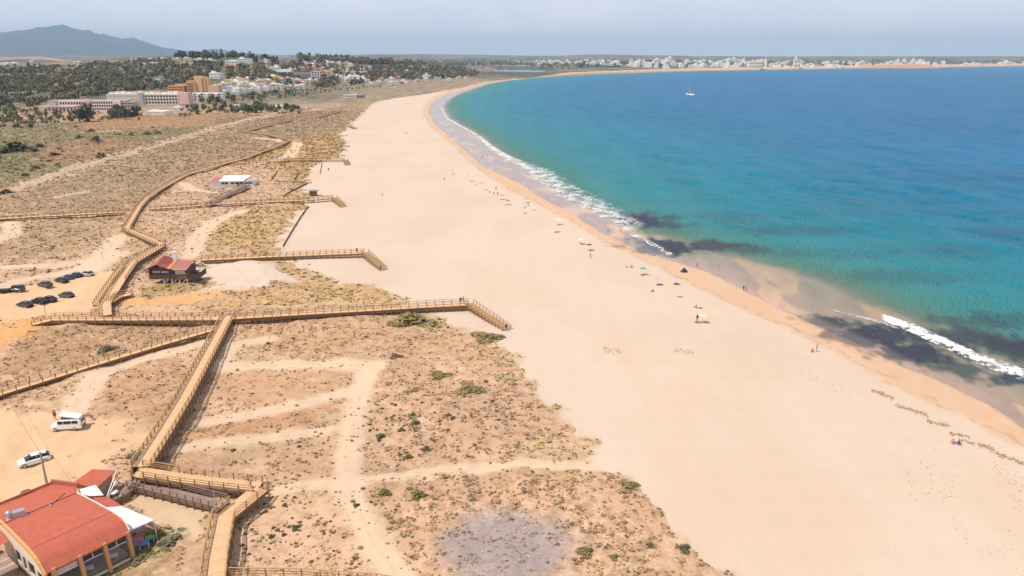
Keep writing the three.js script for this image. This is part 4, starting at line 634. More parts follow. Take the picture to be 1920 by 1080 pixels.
// trees
const crownG = [crown(51, 190, 0.2, 7), crown(52, 190, 0.2, 9), crown(53, 150, 0.23, 5, 1.1), crown(54, 150, 0.2, 12, 0.45)];
const trunkG = (() => { const a = cyl(0.05, 0.1, 1, 0, 0.5, 0, 6), b = bar(V(0, 0.7, 0), V(0.35, 1.15, 0.1), 0.045, 0.045), c = bar(V(0, 0.6, 0), V(-0.3, 1.1, -0.15), 0.04, 0.04); return merge([a, b, c]); })();
const pineG = (() => { const R = lcg(61); return leaves(R, 130, 0.16, () => { const t = Math.sqrt(R()), a = R() * 6.28, r = 0.42 * t * (0.5 + 0.5 * R()); return V(r * Math.cos(a), 2.3 * (1 - t) + 0.25, r * Math.sin(a)); }, 0.4, 0.4); })();
const palmG = (() => { const l = []; for (let k = 0; k < 11; k++) { const a = k / 11 * 6.283, c = Math.cos(a), s = Math.sin(a); let p = V(0, 0, 0); for (let i = 1; i <= 4; i++) { const q = V(c * i * 0.27, 0.35 * Math.sin(i * 0.55) - 0.06 * i * i * 0.5, s * i * 0.27); l.push(bar(p, q, 0.16 * (1.1 - i * 0.2), 0.015)); p = q; } } return merge(l); })();
const treeMats = [leafMat(rgb(0.121, 0.128, 0.055)), leafMat(rgb(0.098, 0.109, 0.055)), leafMat(rgb(0.166, 0.165, 0.069)), leafMat(rgb(0.186, 0.160, 0.086))], bark = mat(rgb(0.13, 0.095, 0.07)), palmMat = leafMat(rgb(0.091, 0.106, 0.040));
let treeCount = 0;
function tree(p, h, kind, label, group, tint) {
  const t = thing(kind === 'palm' ? 'palm_tree' : kind === 'pine' ? 'pine_tree' : 'tree', label, 'tree', p, p.x * 7.1, group), k = treeCount++ % 4; const tm = treeMats[tint ?? k];
  if (kind === 'palm') { const tr = part('trunk', trunkG, bark, t); tr.scale.set(h * 0.35, h * 0.8, h * 0.35); const c = part('crown', palmG, palmMat, t); c.position.y = h * 0.8; c.scale.setScalar(h * 0.34); }
  else if (kind === 'pine') { const tr = part('trunk', trunkG, bark, t); tr.scale.set(h * 0.3, h * 0.5, h * 0.3); const c = part('crown', pineG, tm, t); c.scale.set(h * 0.42, h * 0.4, h * 0.42); }
  else { const tr = part('trunk', trunkG, bark, t); tr.scale.set(h * 0.5, h * 0.42, h * 0.5); const c = part('crown', crownG[k], tm, t); c.position.y = -h * 0.02; c.scale.set(h * 0.55, h * 0.74, h * 0.55); }
  return t;
}
const inPoly = (pts, u, v) => { let s = false; for (let i = 0, j = pts.length - 1; i < pts.length; j = i++) { const [a, b] = pts[i], [c, d] = pts[j]; if ((b > v) !== (d > v) && u < (c - a) * (v - b) / (d - b) + a) s = !s; } return s; };
function scatter(pts, n, seed, fn) { const R = lcg(seed), us = pts.map((q) => q[0]), vs = pts.map((q) => q[1]), a = Math.min(...us), b = Math.max(...us), c = Math.min(...vs), d = Math.max(...vs); let k = 0; for (let i = 0; k < n && i < n * 8; i++) { const u = lerp(a, b, R()), v = lerp(c, d, R()); if (inPoly(pts, u, v)) { fn(u, v, R, k); k++; } } }
tree(site(150, 229, 0), 13, 'oak', 'dark round tree, left of the pair in front of the pink hotel', undefined, 1); tree(site(167, 228, 0), 17, 'oak', 'tall dark tree, right of the pair in front of the pink hotel', undefined, 1); tree(site(133, 227, 0), 9, 'oak', 'broad light green tree left of the dark pair', undefined, 2); tree(site(58, 240, 0), 7, 'oak', 'lone round bush-like tree by the road on the left meadow', undefined, 2); tree(site(465, 216, 0), 13, 'oak', 'dark purple-green tree at the right end of the green belt', undefined, 1);
scatter([[205, 212], [262, 208], [265, 226], [205, 226]], 12, 101, (u, v, R) => tree(site(u, v, 0), 8 + 4 * R(), 'oak', 'dark green tree in the clump before the middle of the pink hotel', 'trees before the pink hotel', 1));
scatter([[-20, 205], [100, 207], [130, 216], [100, 228], [-20, 236]], 46, 102, (u, v, R) => tree(site(u, v, 0), 5 + 3 * R(), R() < 0.4 ? 'palm' : 'oak', 'green garden tree left of the pink hotel', 'garden trees left of the pink hotel', 2));
scatter([[345, 203], [420, 199], [470, 197], [520, 199], [560, 206], [540, 213], [440, 212], [360, 211]], 50, 103, (u, v, R) => tree(site(u, v, 0), 5 + 4 * R(), 'oak', 'tree in the green belt right of the pink hotel', 'trees of the green belt'));
scatter([[350, 190], [440, 180], [540, 172], [560, 178], [470, 192], [400, 197]], 34, 104, (u, v, R) => tree(site(u, v, 0), 6 + 4 * R(), R() < 0.35 ? 'palm' : 'oak', 'tree among the white flats right of the orange hotel', 'trees among the white flats'));
const rest = [];
scatter([[-20, 200], [95, 206], [140, 212], [300, 210], [345, 202], [470, 196], [590, 205], [560, 214], [400, 212], [330, 222], [130, 229], [-20, 240]], 620, 111, (u, v, R) => { if (u > 265 && u < 335) return; const p = site(u, v, 0); if (fbm(p.x / 40, p.z / 40, 2, noiseC) > -0.15) rest.push([p, 1.6 + 2.2 * R()]); });
scatter([[400, 184], [560, 166], [700, 156], [760, 158], [640, 172], [480, 190]], 150, 112, (u, v, R) => rest.push([site(u, v, 0), 2 + 3 * R()]));
scatter([[-40, 128], [0, 125], [130, 123], [220, 117], [300, 112], [420, 118], [410, 140], [330, 165], [200, 176], [120, 188], [60, 200], [-40, 205]], 2700, 105, (u, v, R, k) => { const p = site(u, v, 0); if (fbm(p.x / 140, p.z / 140, 3, noiseB) < -0.2) return; if (k % 24 === 0) tree(p, 7 + 5 * R(), 'oak', 'dark tree of the wooded hillside behind the pink hotel', 'trees of the wooded hillside'); else rest.push([p, 4 + 5 * R()]); });
scatter([[330, 104], [430, 105], [520, 112], [520, 116], [430, 108], [330, 108]], 75, 106, (u, v, R) => tree(site(u, v + 2.5, 0), 11 + 9 * R(), R() < 0.45 ? 'pine' : 'oak', 'dark tree on the skyline of the hill', 'trees on the hill skyline', 1));
scatter([[420, 128], [560, 118], [700, 128], [760, 142], [700, 156], [600, 164], [480, 160], [420, 150]], 420, 107, (u, v, R) => { rest.push([site(u, v, 0), 7 + 6 * R()]); });
scatter([[700, 125], [860, 126], [900, 138], [880, 146], [780, 150], [700, 146]], 420, 108, (u, v, R) => rest.push([site(u, v, 0), 8 + 6 * R()]));
scatter([[560, 110], [700, 112], [1000, 113], [1010, 122], [800, 124], [640, 120], [560, 116]], 800, 109, (u, v, R) => rest.push([site(u, v, 0), 12 + 10 * R()]));
scatter([[960, 114], [1200, 114], [1500, 116], [1900, 114], [1960, 120], [1500, 124], [1200, 127], [960, 127]], 520, 110, (u, v, R) => rest.push([site(u, v, 0), 12 + 10 * R()]));
{ const m4 = new THREE.Matrix4(), q = new THREE.Quaternion(), e = new THREE.Euler(), A = [[], [], [], []], C = [[], [], [], []]; const R = lcg(71);
  rest.forEach(([p, h], i) => { const k = i % 4; e.set(0, R() * 6.28, 0); q.setFromEuler(e); m4.compose(p.clone().setY(p.y - 0.4), q, V(h * 0.58, h * 0.72, h * 0.58)); A[k].push(m4.clone()); const v = 0.7 + 0.6 * R(), dry = R() < 0.3 ? 1.25 : 1; C[k].push(rgb(0.175 * v * dry, 0.162 * v, 0.086 * v)); });
  A.forEach((a, k) => stuff('woodland', crownG[k], leafMat(white), a, C[k])); }
// ---------------------------------------------------------------- hotels, flats and houses
const paint = { white: mat(rgb(0.76, 0.74, 0.70)), warm: mat(rgb(0.74, 0.66, 0.55)), pink: mat(rgb(0.66, 0.46, 0.40)), pale: mat(rgb(0.72, 0.60, 0.55)), orange: mat(rgb(0.66, 0.34, 0.15)), peach: mat(rgb(0.72, 0.46, 0.27)), yellow: mat(rgb(0.70, 0.52, 0.26)), grey: mat(rgb(0.42, 0.40, 0.42)), terracotta: mat(rgb(0.40, 0.17, 0.10)), mauve: mat(rgb(0.46, 0.34, 0.36)) };
const winGeo = new THREE.BoxGeometry(1, 1, 1);
function pane(parent, x, y, z, w, h, d = 0.12) { const m = part('window', winGeo, M.glass, parent); m.position.set(x, y, z); m.scale.set(w, h, d); return m; }
const pxm = (p) => F / (-p.z * CP + (EYE - p.y) * SP);
// a storeyed front built of floor bands and piers with glass set back between them
function facade(g, x0, w, y0, floors, fh, bays, z, wall, pier, skip = () => false) {
  const bw = w / bays;
  for (let f = 0; f <= floors; f++) part('floor_band', box(w, fh * 0.34, 0.9, x0 + w / 2, y0 + f * fh, z), wall, g);
  for (let b = 0; b <= bays; b++) part('pier', box(bw * 0.26, floors * fh, 0.7, x0 + b * bw, y0 + floors * fh / 2, z), pier, g);
  for (let f = 0; f < floors; f++) for (let b = 0; b < bays; b++) if (!skip(f, b)) pane(g, x0 + (b + 0.5) * bw, y0 + (f + 0.5) * fh, z - 0.5, bw * 0.8, fh * 0.72);
}
{ const p = site(166, 208, 0), k = pxm(p), g = thing('hotel', 'long pink and white hotel wing with rows of dark arched balconies, front wing', 'hotel', p, 0.02);
  const w = 148 / k, x0 = -w / 2;
  part('core', box(w - 4, 11.5, 15, 0, 5.7, -9), paint.pale, g); part('roof', box(w - 2, 0.6, 17, 0, 11.8, -9), paint.grey, g);
  facade(g, x0 + 14, w * 0.34, 6.4, 1, 4.6, 10, -0.6, paint.pale, paint.pale); facade(g, x0 + w * 0.55, w * 0.30, 0.4, 3, 3.6, 10, 0.2, paint.pale, paint.pale);
  part('tower', box(w * 0.06, 12.4, 8, x0 + w * 0.51, 6.2, -2.6), paint.pink, g); part('end_wall', box(w * 0.09, 12, 9, x0 + w * 0.88, 6, -2.4), paint.pale, g); part('side_wing', box(w * 0.14, 10.5, 14, x0 + w * 1.0, 5.2, -6), paint.mauve, g);
  for (let f = 0; f < 3; f++) for (let b = 0; b < 4; b++) pane(g, x0 + w * 0.95 + b * 3.2, 2 + f * 3.3, 1.05, 1.8, 1.8);
  part('entrance_canopy', box(w * 0.42, 1.6, 9, x0 + w * 0.17, 5.4, 2), paint.pink, g); for (let b = 0; b < 9; b++) part('column', box(1.1, 4.8, 1.1, x0 + 3 + b * 4.2, 2.3, 5.6), paint.pale, g); part('ground_floor_wall', box(w * 0.42, 4.6, 0.5, x0 + w * 0.19, 2.3, -0.9), paint.pale, g); part('roof_terrace', box(w * 0.1, 4.6, 8, x0 + w * 0.06, 8.8, -3), paint.grey, g);
}
{ const p = site(276, 196, 0), k = pxm(p), g = thing('hotel', 'cream topped rear hotel wing with dark arched balconies behind the pink front wing', 'hotel', p, 0.0), w = 152 / k, x0 = -w / 2;
  part('core', box(w - 3, 13, 16, 0, 6.5, -9), paint.warm, g); part('roof', box(w * 0.96, 0.6, 17, 0, 13.4, -9), paint.white, g);
  facade(g, x0 + 2, w * 0.38, 3.4, 2, 4.4, 10, -0.6, paint.pale, paint.warm); facade(g, x0 + w * 0.48, w * 0.44, 0.4, 3, 4.0, 12, -0.4, paint.pale, paint.warm);
  part('stair_tower', box(w * 0.05, 15, 9, x0 + w * 0.44, 7.5, -3), paint.grey, g); part('end_block', box(w * 0.12, 15, 14, x0 + w * 0.97, 7.5, -4), paint.pink, g);
  for (let b = 0; b < 13; b++) part('roof_house', box(w * 0.05, 2.6 + (b % 3) * 0.9, 6, x0 + w * (0.05 + b * 0.072), 14.4, -8), b % 4 ? paint.warm : paint.peach, g);
}
{ const p = site(372, 176, 0), k = pxm(p), g = thing('hotel', 'stepped bright orange hotel rising behind the white flats', 'hotel', p, 0.0), s = 1 / k;
  const blk = (u, v, w, h, d, z, m, n = 'wall') => part(n, box(w * s, h * s, d, (u - 372) * s, (176 - v + h / 2) * s, z), m, g);
  blk(335, 174, 30, 13, 14, 0, paint.orange); blk(345, 162, 26, 4, 12, -3, paint.orange); blk(362, 174, 16, 22, 12, -2, paint.orange); blk(376, 174, 16, 30, 12, -4, paint.peach, 'tower'); blk(388, 174, 14, 26, 12, -2, paint.orange, 'tower'); blk(405, 174, 20, 14, 14, 2, paint.peach);
  for (let f = 0; f < 3; f++) for (let b = 0; b < 7; b++) pane(g, (323 + b * 4 - 372) * s, (176 - 172 + f * 4.2) * s, 7.1, 2.6 * s, 1.8 * s); for (let f = 0; f < 6; f++) for (let b = 0; b < 2; b++) pane(g, (385 + b * 6 - 372) * s, (5 + f * 4) * s, 4.1, 2 * s, 2 * s); for (let f = 0; f < 4; f++) pane(g, (361 - 372) * s, (4 + f * 4.6) * s, 4.1, 11 * s, 1.8 * s);
}
{ const p = site(383, 189, 0), k = pxm(p), g = thing('apartment_block', 'white block of flats with grey balconies in front of the orange hotel', 'flats', p, -0.03), w = 66 / k, x0 = -w / 2;
  part('core', box(w, 10, 12, 0, 5, -7), paint.white, g); part('roof', box(w + 1, 0.5, 13, 0, 10.3, -7), paint.white, g); facade(g, x0, w, 0.4, 3, 3.2, 10, -0.4, paint.white, paint.white); for (const x of [0.1, 0.35, 0.6, 0.85]) part('bay', box(w * 0.1, 9.5, 3, x0 + w * x, 4.8, 0.4), x > 0.5 ? paint.warm : paint.white, g); }
{ const p = site(560, 147, 0), k = pxm(p), g = thing('apartment_block', 'mauve and white three storey block above the beach flats', 'flats', p, -0.08), w = 78 / k, x0 = -w / 2;
  part('core', box(w, 12, 12, 0, 6, -8), paint.mauve, g); part('roof', box(w, 0.6, 13, 0, 12.3, -8), paint.grey, g); facade(g, x0, w * 0.3, 0.4, 3, 4.4, 4, -0.4, paint.white, paint.white); facade(g, x0 + w * 0.82, w * 0.2, 0.4, 3, 4.4, 3, -0.4, paint.white, paint.white); for (let f = 0; f < 3; f++) part('balcony', box(w * 0.5, 1.0, 1.6, x0 + w * 0.56, 1 + f * 3.9, -1), paint.mauve, g); part('rear_block', box(w * 0.28, 6, 8, x0 + w * 0.15, 16, -10), paint.white, g); }
let hn = 0;
const ORD = ['leftmost', 'second from the left', 'third from the left', 'fourth from the left', 'fifth from the left', 'sixth from the left', 'seventh from the left', 'eighth from the left', 'ninth from the left', 'tenth from the left', 'rightmost'];
function house(u, v, wpx, hpx, label, group, m = paint.white, o = {}) {
  const p = site(u, v, 0), k = pxm(p), w = wpx / k, h = hpx / k, d = o.d || Math.min(w, 12), g = thing(o.name || 'house', label, o.cat || 'house', p, o.turn ?? 0.25 * Math.sin(u * 3.1), group);
  part('wall', box(w, h + 3, d, 0, h / 2 - 1.5, 0), m, g);
  if (o.tiled) { const s = new THREE.Shape([new THREE.Vector2(-d * 0.56, 0), new THREE.Vector2(0, d * 0.22), new THREE.Vector2(d * 0.56, 0)]); part('roof', new THREE.ExtrudeGeometry(s, { depth: w * 1.04, bevelEnabled: false }).translate(0, 0, -w * 0.52).rotateY(Math.PI / 2).translate(0, h, 0), paint.terracotta, g); }
  else part('roof', [box(w * 0.96, 0.4, d * 0.96, 0, h + 0.2, 0), box(w * 0.3, h * 0.35, d * 0.5, w * 0.2 * (hn % 2 ? 1 : -1), h + h * 0.17, 0)], m, g);
  const n = o.win ?? (wpx > 9 ? Math.round(wpx / 3.2) : 2), fl = hpx > 6 ? 2 : 1; for (let f = 0; f < fl; f++) for (let i = 0; i < n; i++) pane(g, (i + 0.5) * w / n - w / 2, h * (f + 0.5) / fl, d / 2 + 0.03, w / n * 0.42, h / fl * 0.42);
  hn++; return g;
}
for (const [u, v] of [[309, 114], [331, 114.5], [352, 113.5], [371, 115], [379, 115.5], [391, 116], [398, 118]]) house(u, v, 13, 5, `pale villa under the hilltop trees, ${ORD[[309, 331, 352, 371, 379, 391, 398].indexOf(u)]} of its row`, 'villas under the hilltop pines', paint.warm, { turn: 0.1 });
house(428, 119.5, 44, 5, 'long low white terrace below the hilltop', undefined, paint.white, { turn: 0.05, name: 'terrace', win: 9 }); house(460, 118, 26, 8, 'white apartment building right of the long hilltop terrace', undefined, paint.white, { turn: 0 }); house(490, 115, 30, 3.5, 'low white row on the hill crest, upper right', undefined, paint.white, { name: 'terrace' }); house(500, 127, 44, 4, 'long white row below the crest on the bare slope', undefined, paint.white, { name: 'terrace', turn: 0.02, win: 9 }); house(435, 130, 22, 6, 'orange house with tiled roof above the white villa', undefined, paint.orange, { tiled: 1 }); house(406, 147, 22, 10, 'big white villa with flat roof on the wooded slope', undefined, paint.white, { turn: -0.2 }); house(516, 138, 20, 12, 'white house left of the mauve block', undefined, paint.white); house(548, 134, 14, 5, 'white house behind the mauve block', undefined, paint.white);
scatter([[400, 166], [440, 150], [500, 149], [540, 152], [588, 158], [582, 166], [520, 168], [440, 178], [402, 180]], 78, 201, (u, v, R, k) => house(u, v, 9 + 8 * R(), 5 + 4 * R(), ['white house in the crowded quarter right of the orange hotel', 'warm cream house in the crowded quarter right of the orange hotel', 'yellow house in the crowded quarter right of the orange hotel'][k % 9 === 4 ? 2 : k % 3 === 1 ? 1 : 0], ['white houses of the crowded quarter', 'cream houses of the crowded quarter', 'yellow houses of the crowded quarter'][k % 9 === 4 ? 2 : k % 3 === 1 ? 1 : 0], k % 9 === 4 ? paint.yellow : k % 3 === 1 ? paint.warm : paint.white, { tiled: k % 5 === 2 }));
scatter([[628, 146], [690, 148], [690, 156], [660, 157], [628, 151]], 26, 202, (u, v, R) => house(u, v, 8 + 5 * R(), 5 + 3 * R(), 'white house in the row right of the mauve block', 'white houses right of the mauve block', paint.white));
scatter([[560, 128], [620, 132], [640, 146], [600, 158], [575, 150]], 26, 203, (u, v, R, k) => house(u, v, 6 + 5 * R(), 4 + 2 * R(), 'small house among the trees right of the mauve block', 'houses among trees right of the mauve block', k % 3 ? paint.warm : paint.peach, { tiled: k % 2 }));
scatter([[560, 114], [640, 116], [660, 124], [600, 126], [560, 120]], 30, 204, (u, v, R, k) => house(u, v, 5 + 7 * R(), 2.5 + 2 * R(), 'tiny white house on the far low hill', 'houses on the far low hill', paint.white));
scatter([[695, 150], [740, 146], [830, 146], [880, 150], [830, 156], [740, 160], [695, 160]], 22, 205, (u, v, R, k) => house(u, v, 4 + 5 * R(), 3 + 2.5 * R(), 'small house on the low ground behind the far dunes', 'houses behind the far dunes', k % 3 ? paint.white : paint.peach, { tiled: k % 3 === 0 }));
scatter([[640, 128], [720, 130], [800, 138], [900, 146], [880, 150], [760, 146], [650, 140]], 34, 209, (u, v, R, k) => house(u, v, 4 + 6 * R(), 2.5 + 2.5 * R(), 'pale house among the trees of the low far slope', 'houses of the low far slope', k % 4 ? paint.white : paint.warm));
house(798, 149, 10, 8, 'bright white cubic house standing out behind the far dunes', undefined, paint.white); house(735, 152, 9, 6, 'white house left of the bright cubic house', undefined, paint.white);
for (const [u, v, w] of [[10, 122, 24], [30, 121, 14], [60, 117, 6], [75, 127, 10], [146, 119, 14], [152, 125, 12], [250, 115, 16], [272, 122, 8], [283, 113, 8], [290, 121, 16], [296, 152, 8]]) house(u, v, w, 3.5, `small white house on the left hillside, ${ORD[[10, 30, 60, 75, 146, 152, 250, 272, 283, 290, 296].indexOf(u)]} of those scattered there`, 'scattered houses of the left hillside', paint.white);
house(300, 214, 40, 6, 'grey white service building at the right foot of the pink hotel', undefined, paint.white, { turn: -0.3, d: 12, name: 'service_building' }); house(334, 206, 14, 5, 'small white box building on the sand road', undefined, paint.white, { turn: 0 }); house(445, 203, 11, 6, 'pale cabin at the edge of the green belt', undefined, paint.pale); house(524, 205, 18, 6, 'white cabin among trees at the right of the green belt', undefined, paint.white); house(760, 157, 12, 4, 'flat white shed on the brown far dunes', undefined, paint.white, { name: 'shed', cat: 'shed' });
// the far town across the bay
scatter([[1000, 116], [1180, 115], [1330, 116], [1440, 118], [1440, 127], [1230, 130], [1180, 124], [1000, 119]], 95, 206, (u, v, R, k) => house(u, v, 5 + 11 * R(), 2.5 + 4 * R() * (u > 1180 ? 1.3 : 0.7), 'white building in the far town across the bay, centre part', 'centre of the far town', k % 5 ? paint.white : paint.warm, { d: 40, win: 0, name: 'town_building', cat: 'building' }));
scatter([[1440, 119], [1600, 118], [1760, 119], [1900, 119], [1900, 122], [1760, 124], [1600, 126], [1440, 127]], 60, 207, (u, v, R, k) => house(u, v, 5 + 9 * R(), 2 + 3 * R(), 'white building in the far town across the bay, right part', 'right part of the far town', k % 4 ? paint.white : paint.pale, { d: 40, win: 0, name: 'town_building', cat: 'building' }));
scatter([[955, 118], [1040, 117], [1040, 121], [955, 122]], 14, 208, (u, v, R) => house(u, v, 4 + 6 * R(), 2 + 2 * R(), 'white building of the village by the lagoon', 'village by the lagoon', paint.white, { d: 40, win: 0, name: 'town_building', cat: 'building' }));
house(1493, 127, 11, 15, 'tall pale tower block standing highest in the far town', undefined, paint.warm, { d: 40, name: 'tower_block', cat: 'tower', win: 3 }); house(1416, 128, 24, 12, 'broad cream block left of the tall tower in the far town', undefined, paint.warm, { d: 40, name: 'tower_block', cat: 'tower', win: 5 }); house(1435, 126, 3, 14, 'thin mast-like tower beside the broad cream block', undefined, paint.white, { d: 12, name: 'tower_block', cat: 'tower', win: 0 });
for (const u of [1682, 1695, 1711]) house(u, 120, 4, 8, `slim white tower above the far cliffs, ${u === 1682 ? 'left' : u === 1695 ? 'middle' : 'right'} of three`, 'slim towers above the far cliffs', paint.white, { d: 30, name: 'tower_block', cat: 'tower', win: 0 }); house(1726, 122, 10, 8, 'wide white tower right of the slim ones above the far cliffs', undefined, paint.white, { d: 30, name: 'tower_block', cat: 'tower', win: 0 });
{ // ochre sea cliffs below the far town
  const rows = [[], [], []]; for (let u = 1600; u <= 1765; u += 3) { const [x, z] = level(u, 128, 0), n = 1 + 0.3 * noiseA(u / 9, 1), e = sstep(1600, 1640, u) * sstep(1765, 1745, u); rows[0].push(V(x, -1, z)); rows[1].push(V(x, 20 * n * e, z - 20 - 12 * noiseB(u / 5, 2))); rows[2].push(V(x, 24 * n * e, z - 120)); }
  struct('cliff', quadSheet(rows), mat(rgb(0.50, 0.27, 0.15), { roughness: 1, side: THREE.DoubleSide })); }
// ---------------------------------------------------------------- vehicles
const tyreM = mat(rgb(0.02, 0.02, 0.02)), rimM = mat(rgb(0.5, 0.5, 0.5), { metalness: 0.8, roughness: 0.35 }), redL = mat(rgb(0.35, 0.02, 0.02), { roughness: 0.3 }), clearL = mat(rgb(0.7, 0.7, 0.68), { roughness: 0.2 });
const tyreG = (() => { const s = new THREE.LatheGeometry([[0.2, -0.1], [0.3, -0.11], [0.335, -0.07], [0.34, 0], [0.335, 0.07], [0.3, 0.11], [0.2, 0.1]].map(([x, y]) => new THREE.Vector2(x, y)), 20); return s.rotateX(Math.PI / 2); })(), rimG = cyl(0.21, 0.21, 0.16, 0, 0, 0, 14).rotateX(Math.PI / 2);
// body lofted through cross-sections [x, half width, bottom, top]; corners rounded
function loft(sec, tumble = 0) { const rows = sec.map(([x, w, b, t]) => { const h = t - b, r = Math.min(0.16, h * 0.3, w * 0.3), wt = w - tumble * h; return [[-w * 0.94, b], [-w, b + r], [-wt, t - r], [-(wt - r * 0.7), t - r * 0.25], [-(wt - r * 1.8), t], [0, t + 0.015], [wt - r * 1.8, t], [wt - r * 0.7, t - r * 0.25], [wt, t - r], [w, b + r], [w * 0.94, b]].map(([z, y]) => V(x, y, z)); });
  const cap = (r) => { const c = r.reduce((a, q) => a.add(q), V(0, 0, 0)).multiplyScalar(1 / r.length); return [r.map(() => c.clone()), r]; };
  return merge([quadSheet(rows), quadSheet(cap(rows[0])), quadSheet(cap(rows[rows.length - 1]).reverse()), quadSheet([rows.map((r) => r[0]), rows.map((r) => r[10])])]); }
const CAR = loft([[-2.15, 0.7, 0.38, 0.62], [-2.08, 0.8, 0.3, 0.78], [-1.5, 0.88, 0.24, 0.92], [-0.7, 0.9, 0.22, 0.98], [0.8, 0.9, 0.22, 1.0], [1.6, 0.89, 0.24, 1.02], [2.05, 0.82, 0.3, 1.0], [2.15, 0.72, 0.4, 0.85]]);
const cabin = (a, b, c, d, top) => loft([[a, 0.8, 0.9, 0.99], [b, 0.74, 0.92, top - 0.03], [(b + c) / 2, 0.74, 0.92, top], [c, 0.74, 0.92, top - 0.04], [d, 0.76, 0.92, 1.0]], 0.16);
const roofOf = (b, c, top) => box(c - b - 0.1, 0.06, 1.12, (b + c) / 2, top - 0.0, 0);
const glassM = new THREE.MeshPhysicalMaterial({ color: rgb(0.02, 0.022, 0.025), roughness: 0.06, side: THREE.DoubleSide });
function car(p, turn, label, color, o = {}) {
  const g = thing(o.name || 'parked_car', label, o.cat || 'car', p, turn, o.group), pm = new THREE.MeshPhysicalMaterial({ color, roughness: 0.35, clearcoat: 0.8, clearcoatRoughness: 0.08, side: THREE.DoubleSide });
  const top = o.top || 1.48, [a, b, c, d] = o.cab || [-1.15, -0.35, 1.3, 2.0];
  part('body', CAR, pm, g); part('window', cabin(a, b, c, d, top), glassM, g); part('roof', [roofOf(b, c, top + 0.01), box(0.07, 0.5, 0.04, b + 0.75, 1.2, 0.68), box(0.07, 0.5, 0.04, b + 0.75, 1.2, -0.68)], pm, g);
  for (const [x, z] of [[-1.32, 0.8], [-1.32, -0.8], [1.32, 0.8], [1.32, -0.8]]) { const w = part('wheel', tyreG, tyreM, g); w.position.set(x, 0.33, z); part('rim', rimG, rimM, w).position.z = Math.sign(z) * 0.04; }
  for (const z of [0.58, -0.58]) { part('headlight', box(0.1, 0.14, 0.34, -2.08, 0.66, z), clearL, g); part('taillight', box(0.1, 0.16, 0.3, 2.09, 0.82, z), redL, g); }
  for (const z of [0.98, -0.98]) part('mirror', box(0.12, 0.12, 0.18, -0.75, 1.02, z), pm, g);
  return g;
}
const at = (u, v) => site(u, v, 0);
car(at(65, 868), 0.66, 'white estate car alone on the dirt near the restaurant', rgb(0.78, 0.78, 0.77), { cab: [-1.15, -0.35, 1.75, 2.1] });
const black = rgb(0.012, 0.012, 0.015), navy = rgb(0.012, 0.018, 0.04), grey = rgb(0.06, 0.065, 0.07), wine = rgb(0.03, 0.012, 0.02);
car(at(116, 529), -0.45, 'black car at the near end of the upper parked row', black); car(at(129, 524), -0.45, 'slate blue car second in the upper parked row', rgb(0.03, 0.045, 0.075)); car(at(143, 520), -0.45, 'navy car third in the upper parked row', navy); car(at(164, 517), -0.4, 'silver car at the far right end of the upper parked row', rgb(0.42, 0.43, 0.45)); car(at(85, 537), -0.35, 'dark grey car alone left of the upper parked row', grey);
car(at(125, 557), -0.35, 'dark grey car at the right end of the lower parked row', grey); car(at(92, 565), -0.35, 'dark wine coloured car second from the right in the lower parked row', wine); car(at(74, 568), -0.35, 'black car third from the right in the lower parked row', black); car(at(47, 575), -0.35, 'black car at the left end of the lower parked row', rgb(0.02, 0.02, 0.02));
{ const p = at(30, 547), g = car(p, 0.15, 'boxy dark green off-road car towing at the left edge', rgb(0.02, 0.03, 0.02), { cab: [-0.9, -0.6, 1.9, 2.1], top: 1.8 }); const t = thing('trailer', 'small dark trailer beside the boxy off-road car', 'trailer', at(9, 549), 0.15); part('bed', box(2.6, 0.6, 1.5, 0, 0.7, 0), M.dark, t); for (const z of [0.8, -0.8]) { const w = part('wheel', tyreG, tyreM, t); w.position.set(0, 0.33, z); } part('drawbar', bar(V(1.3, 0.5, 0), V(2.2, 0.45, 0), 0.08, 0.08), M.dark, t); }
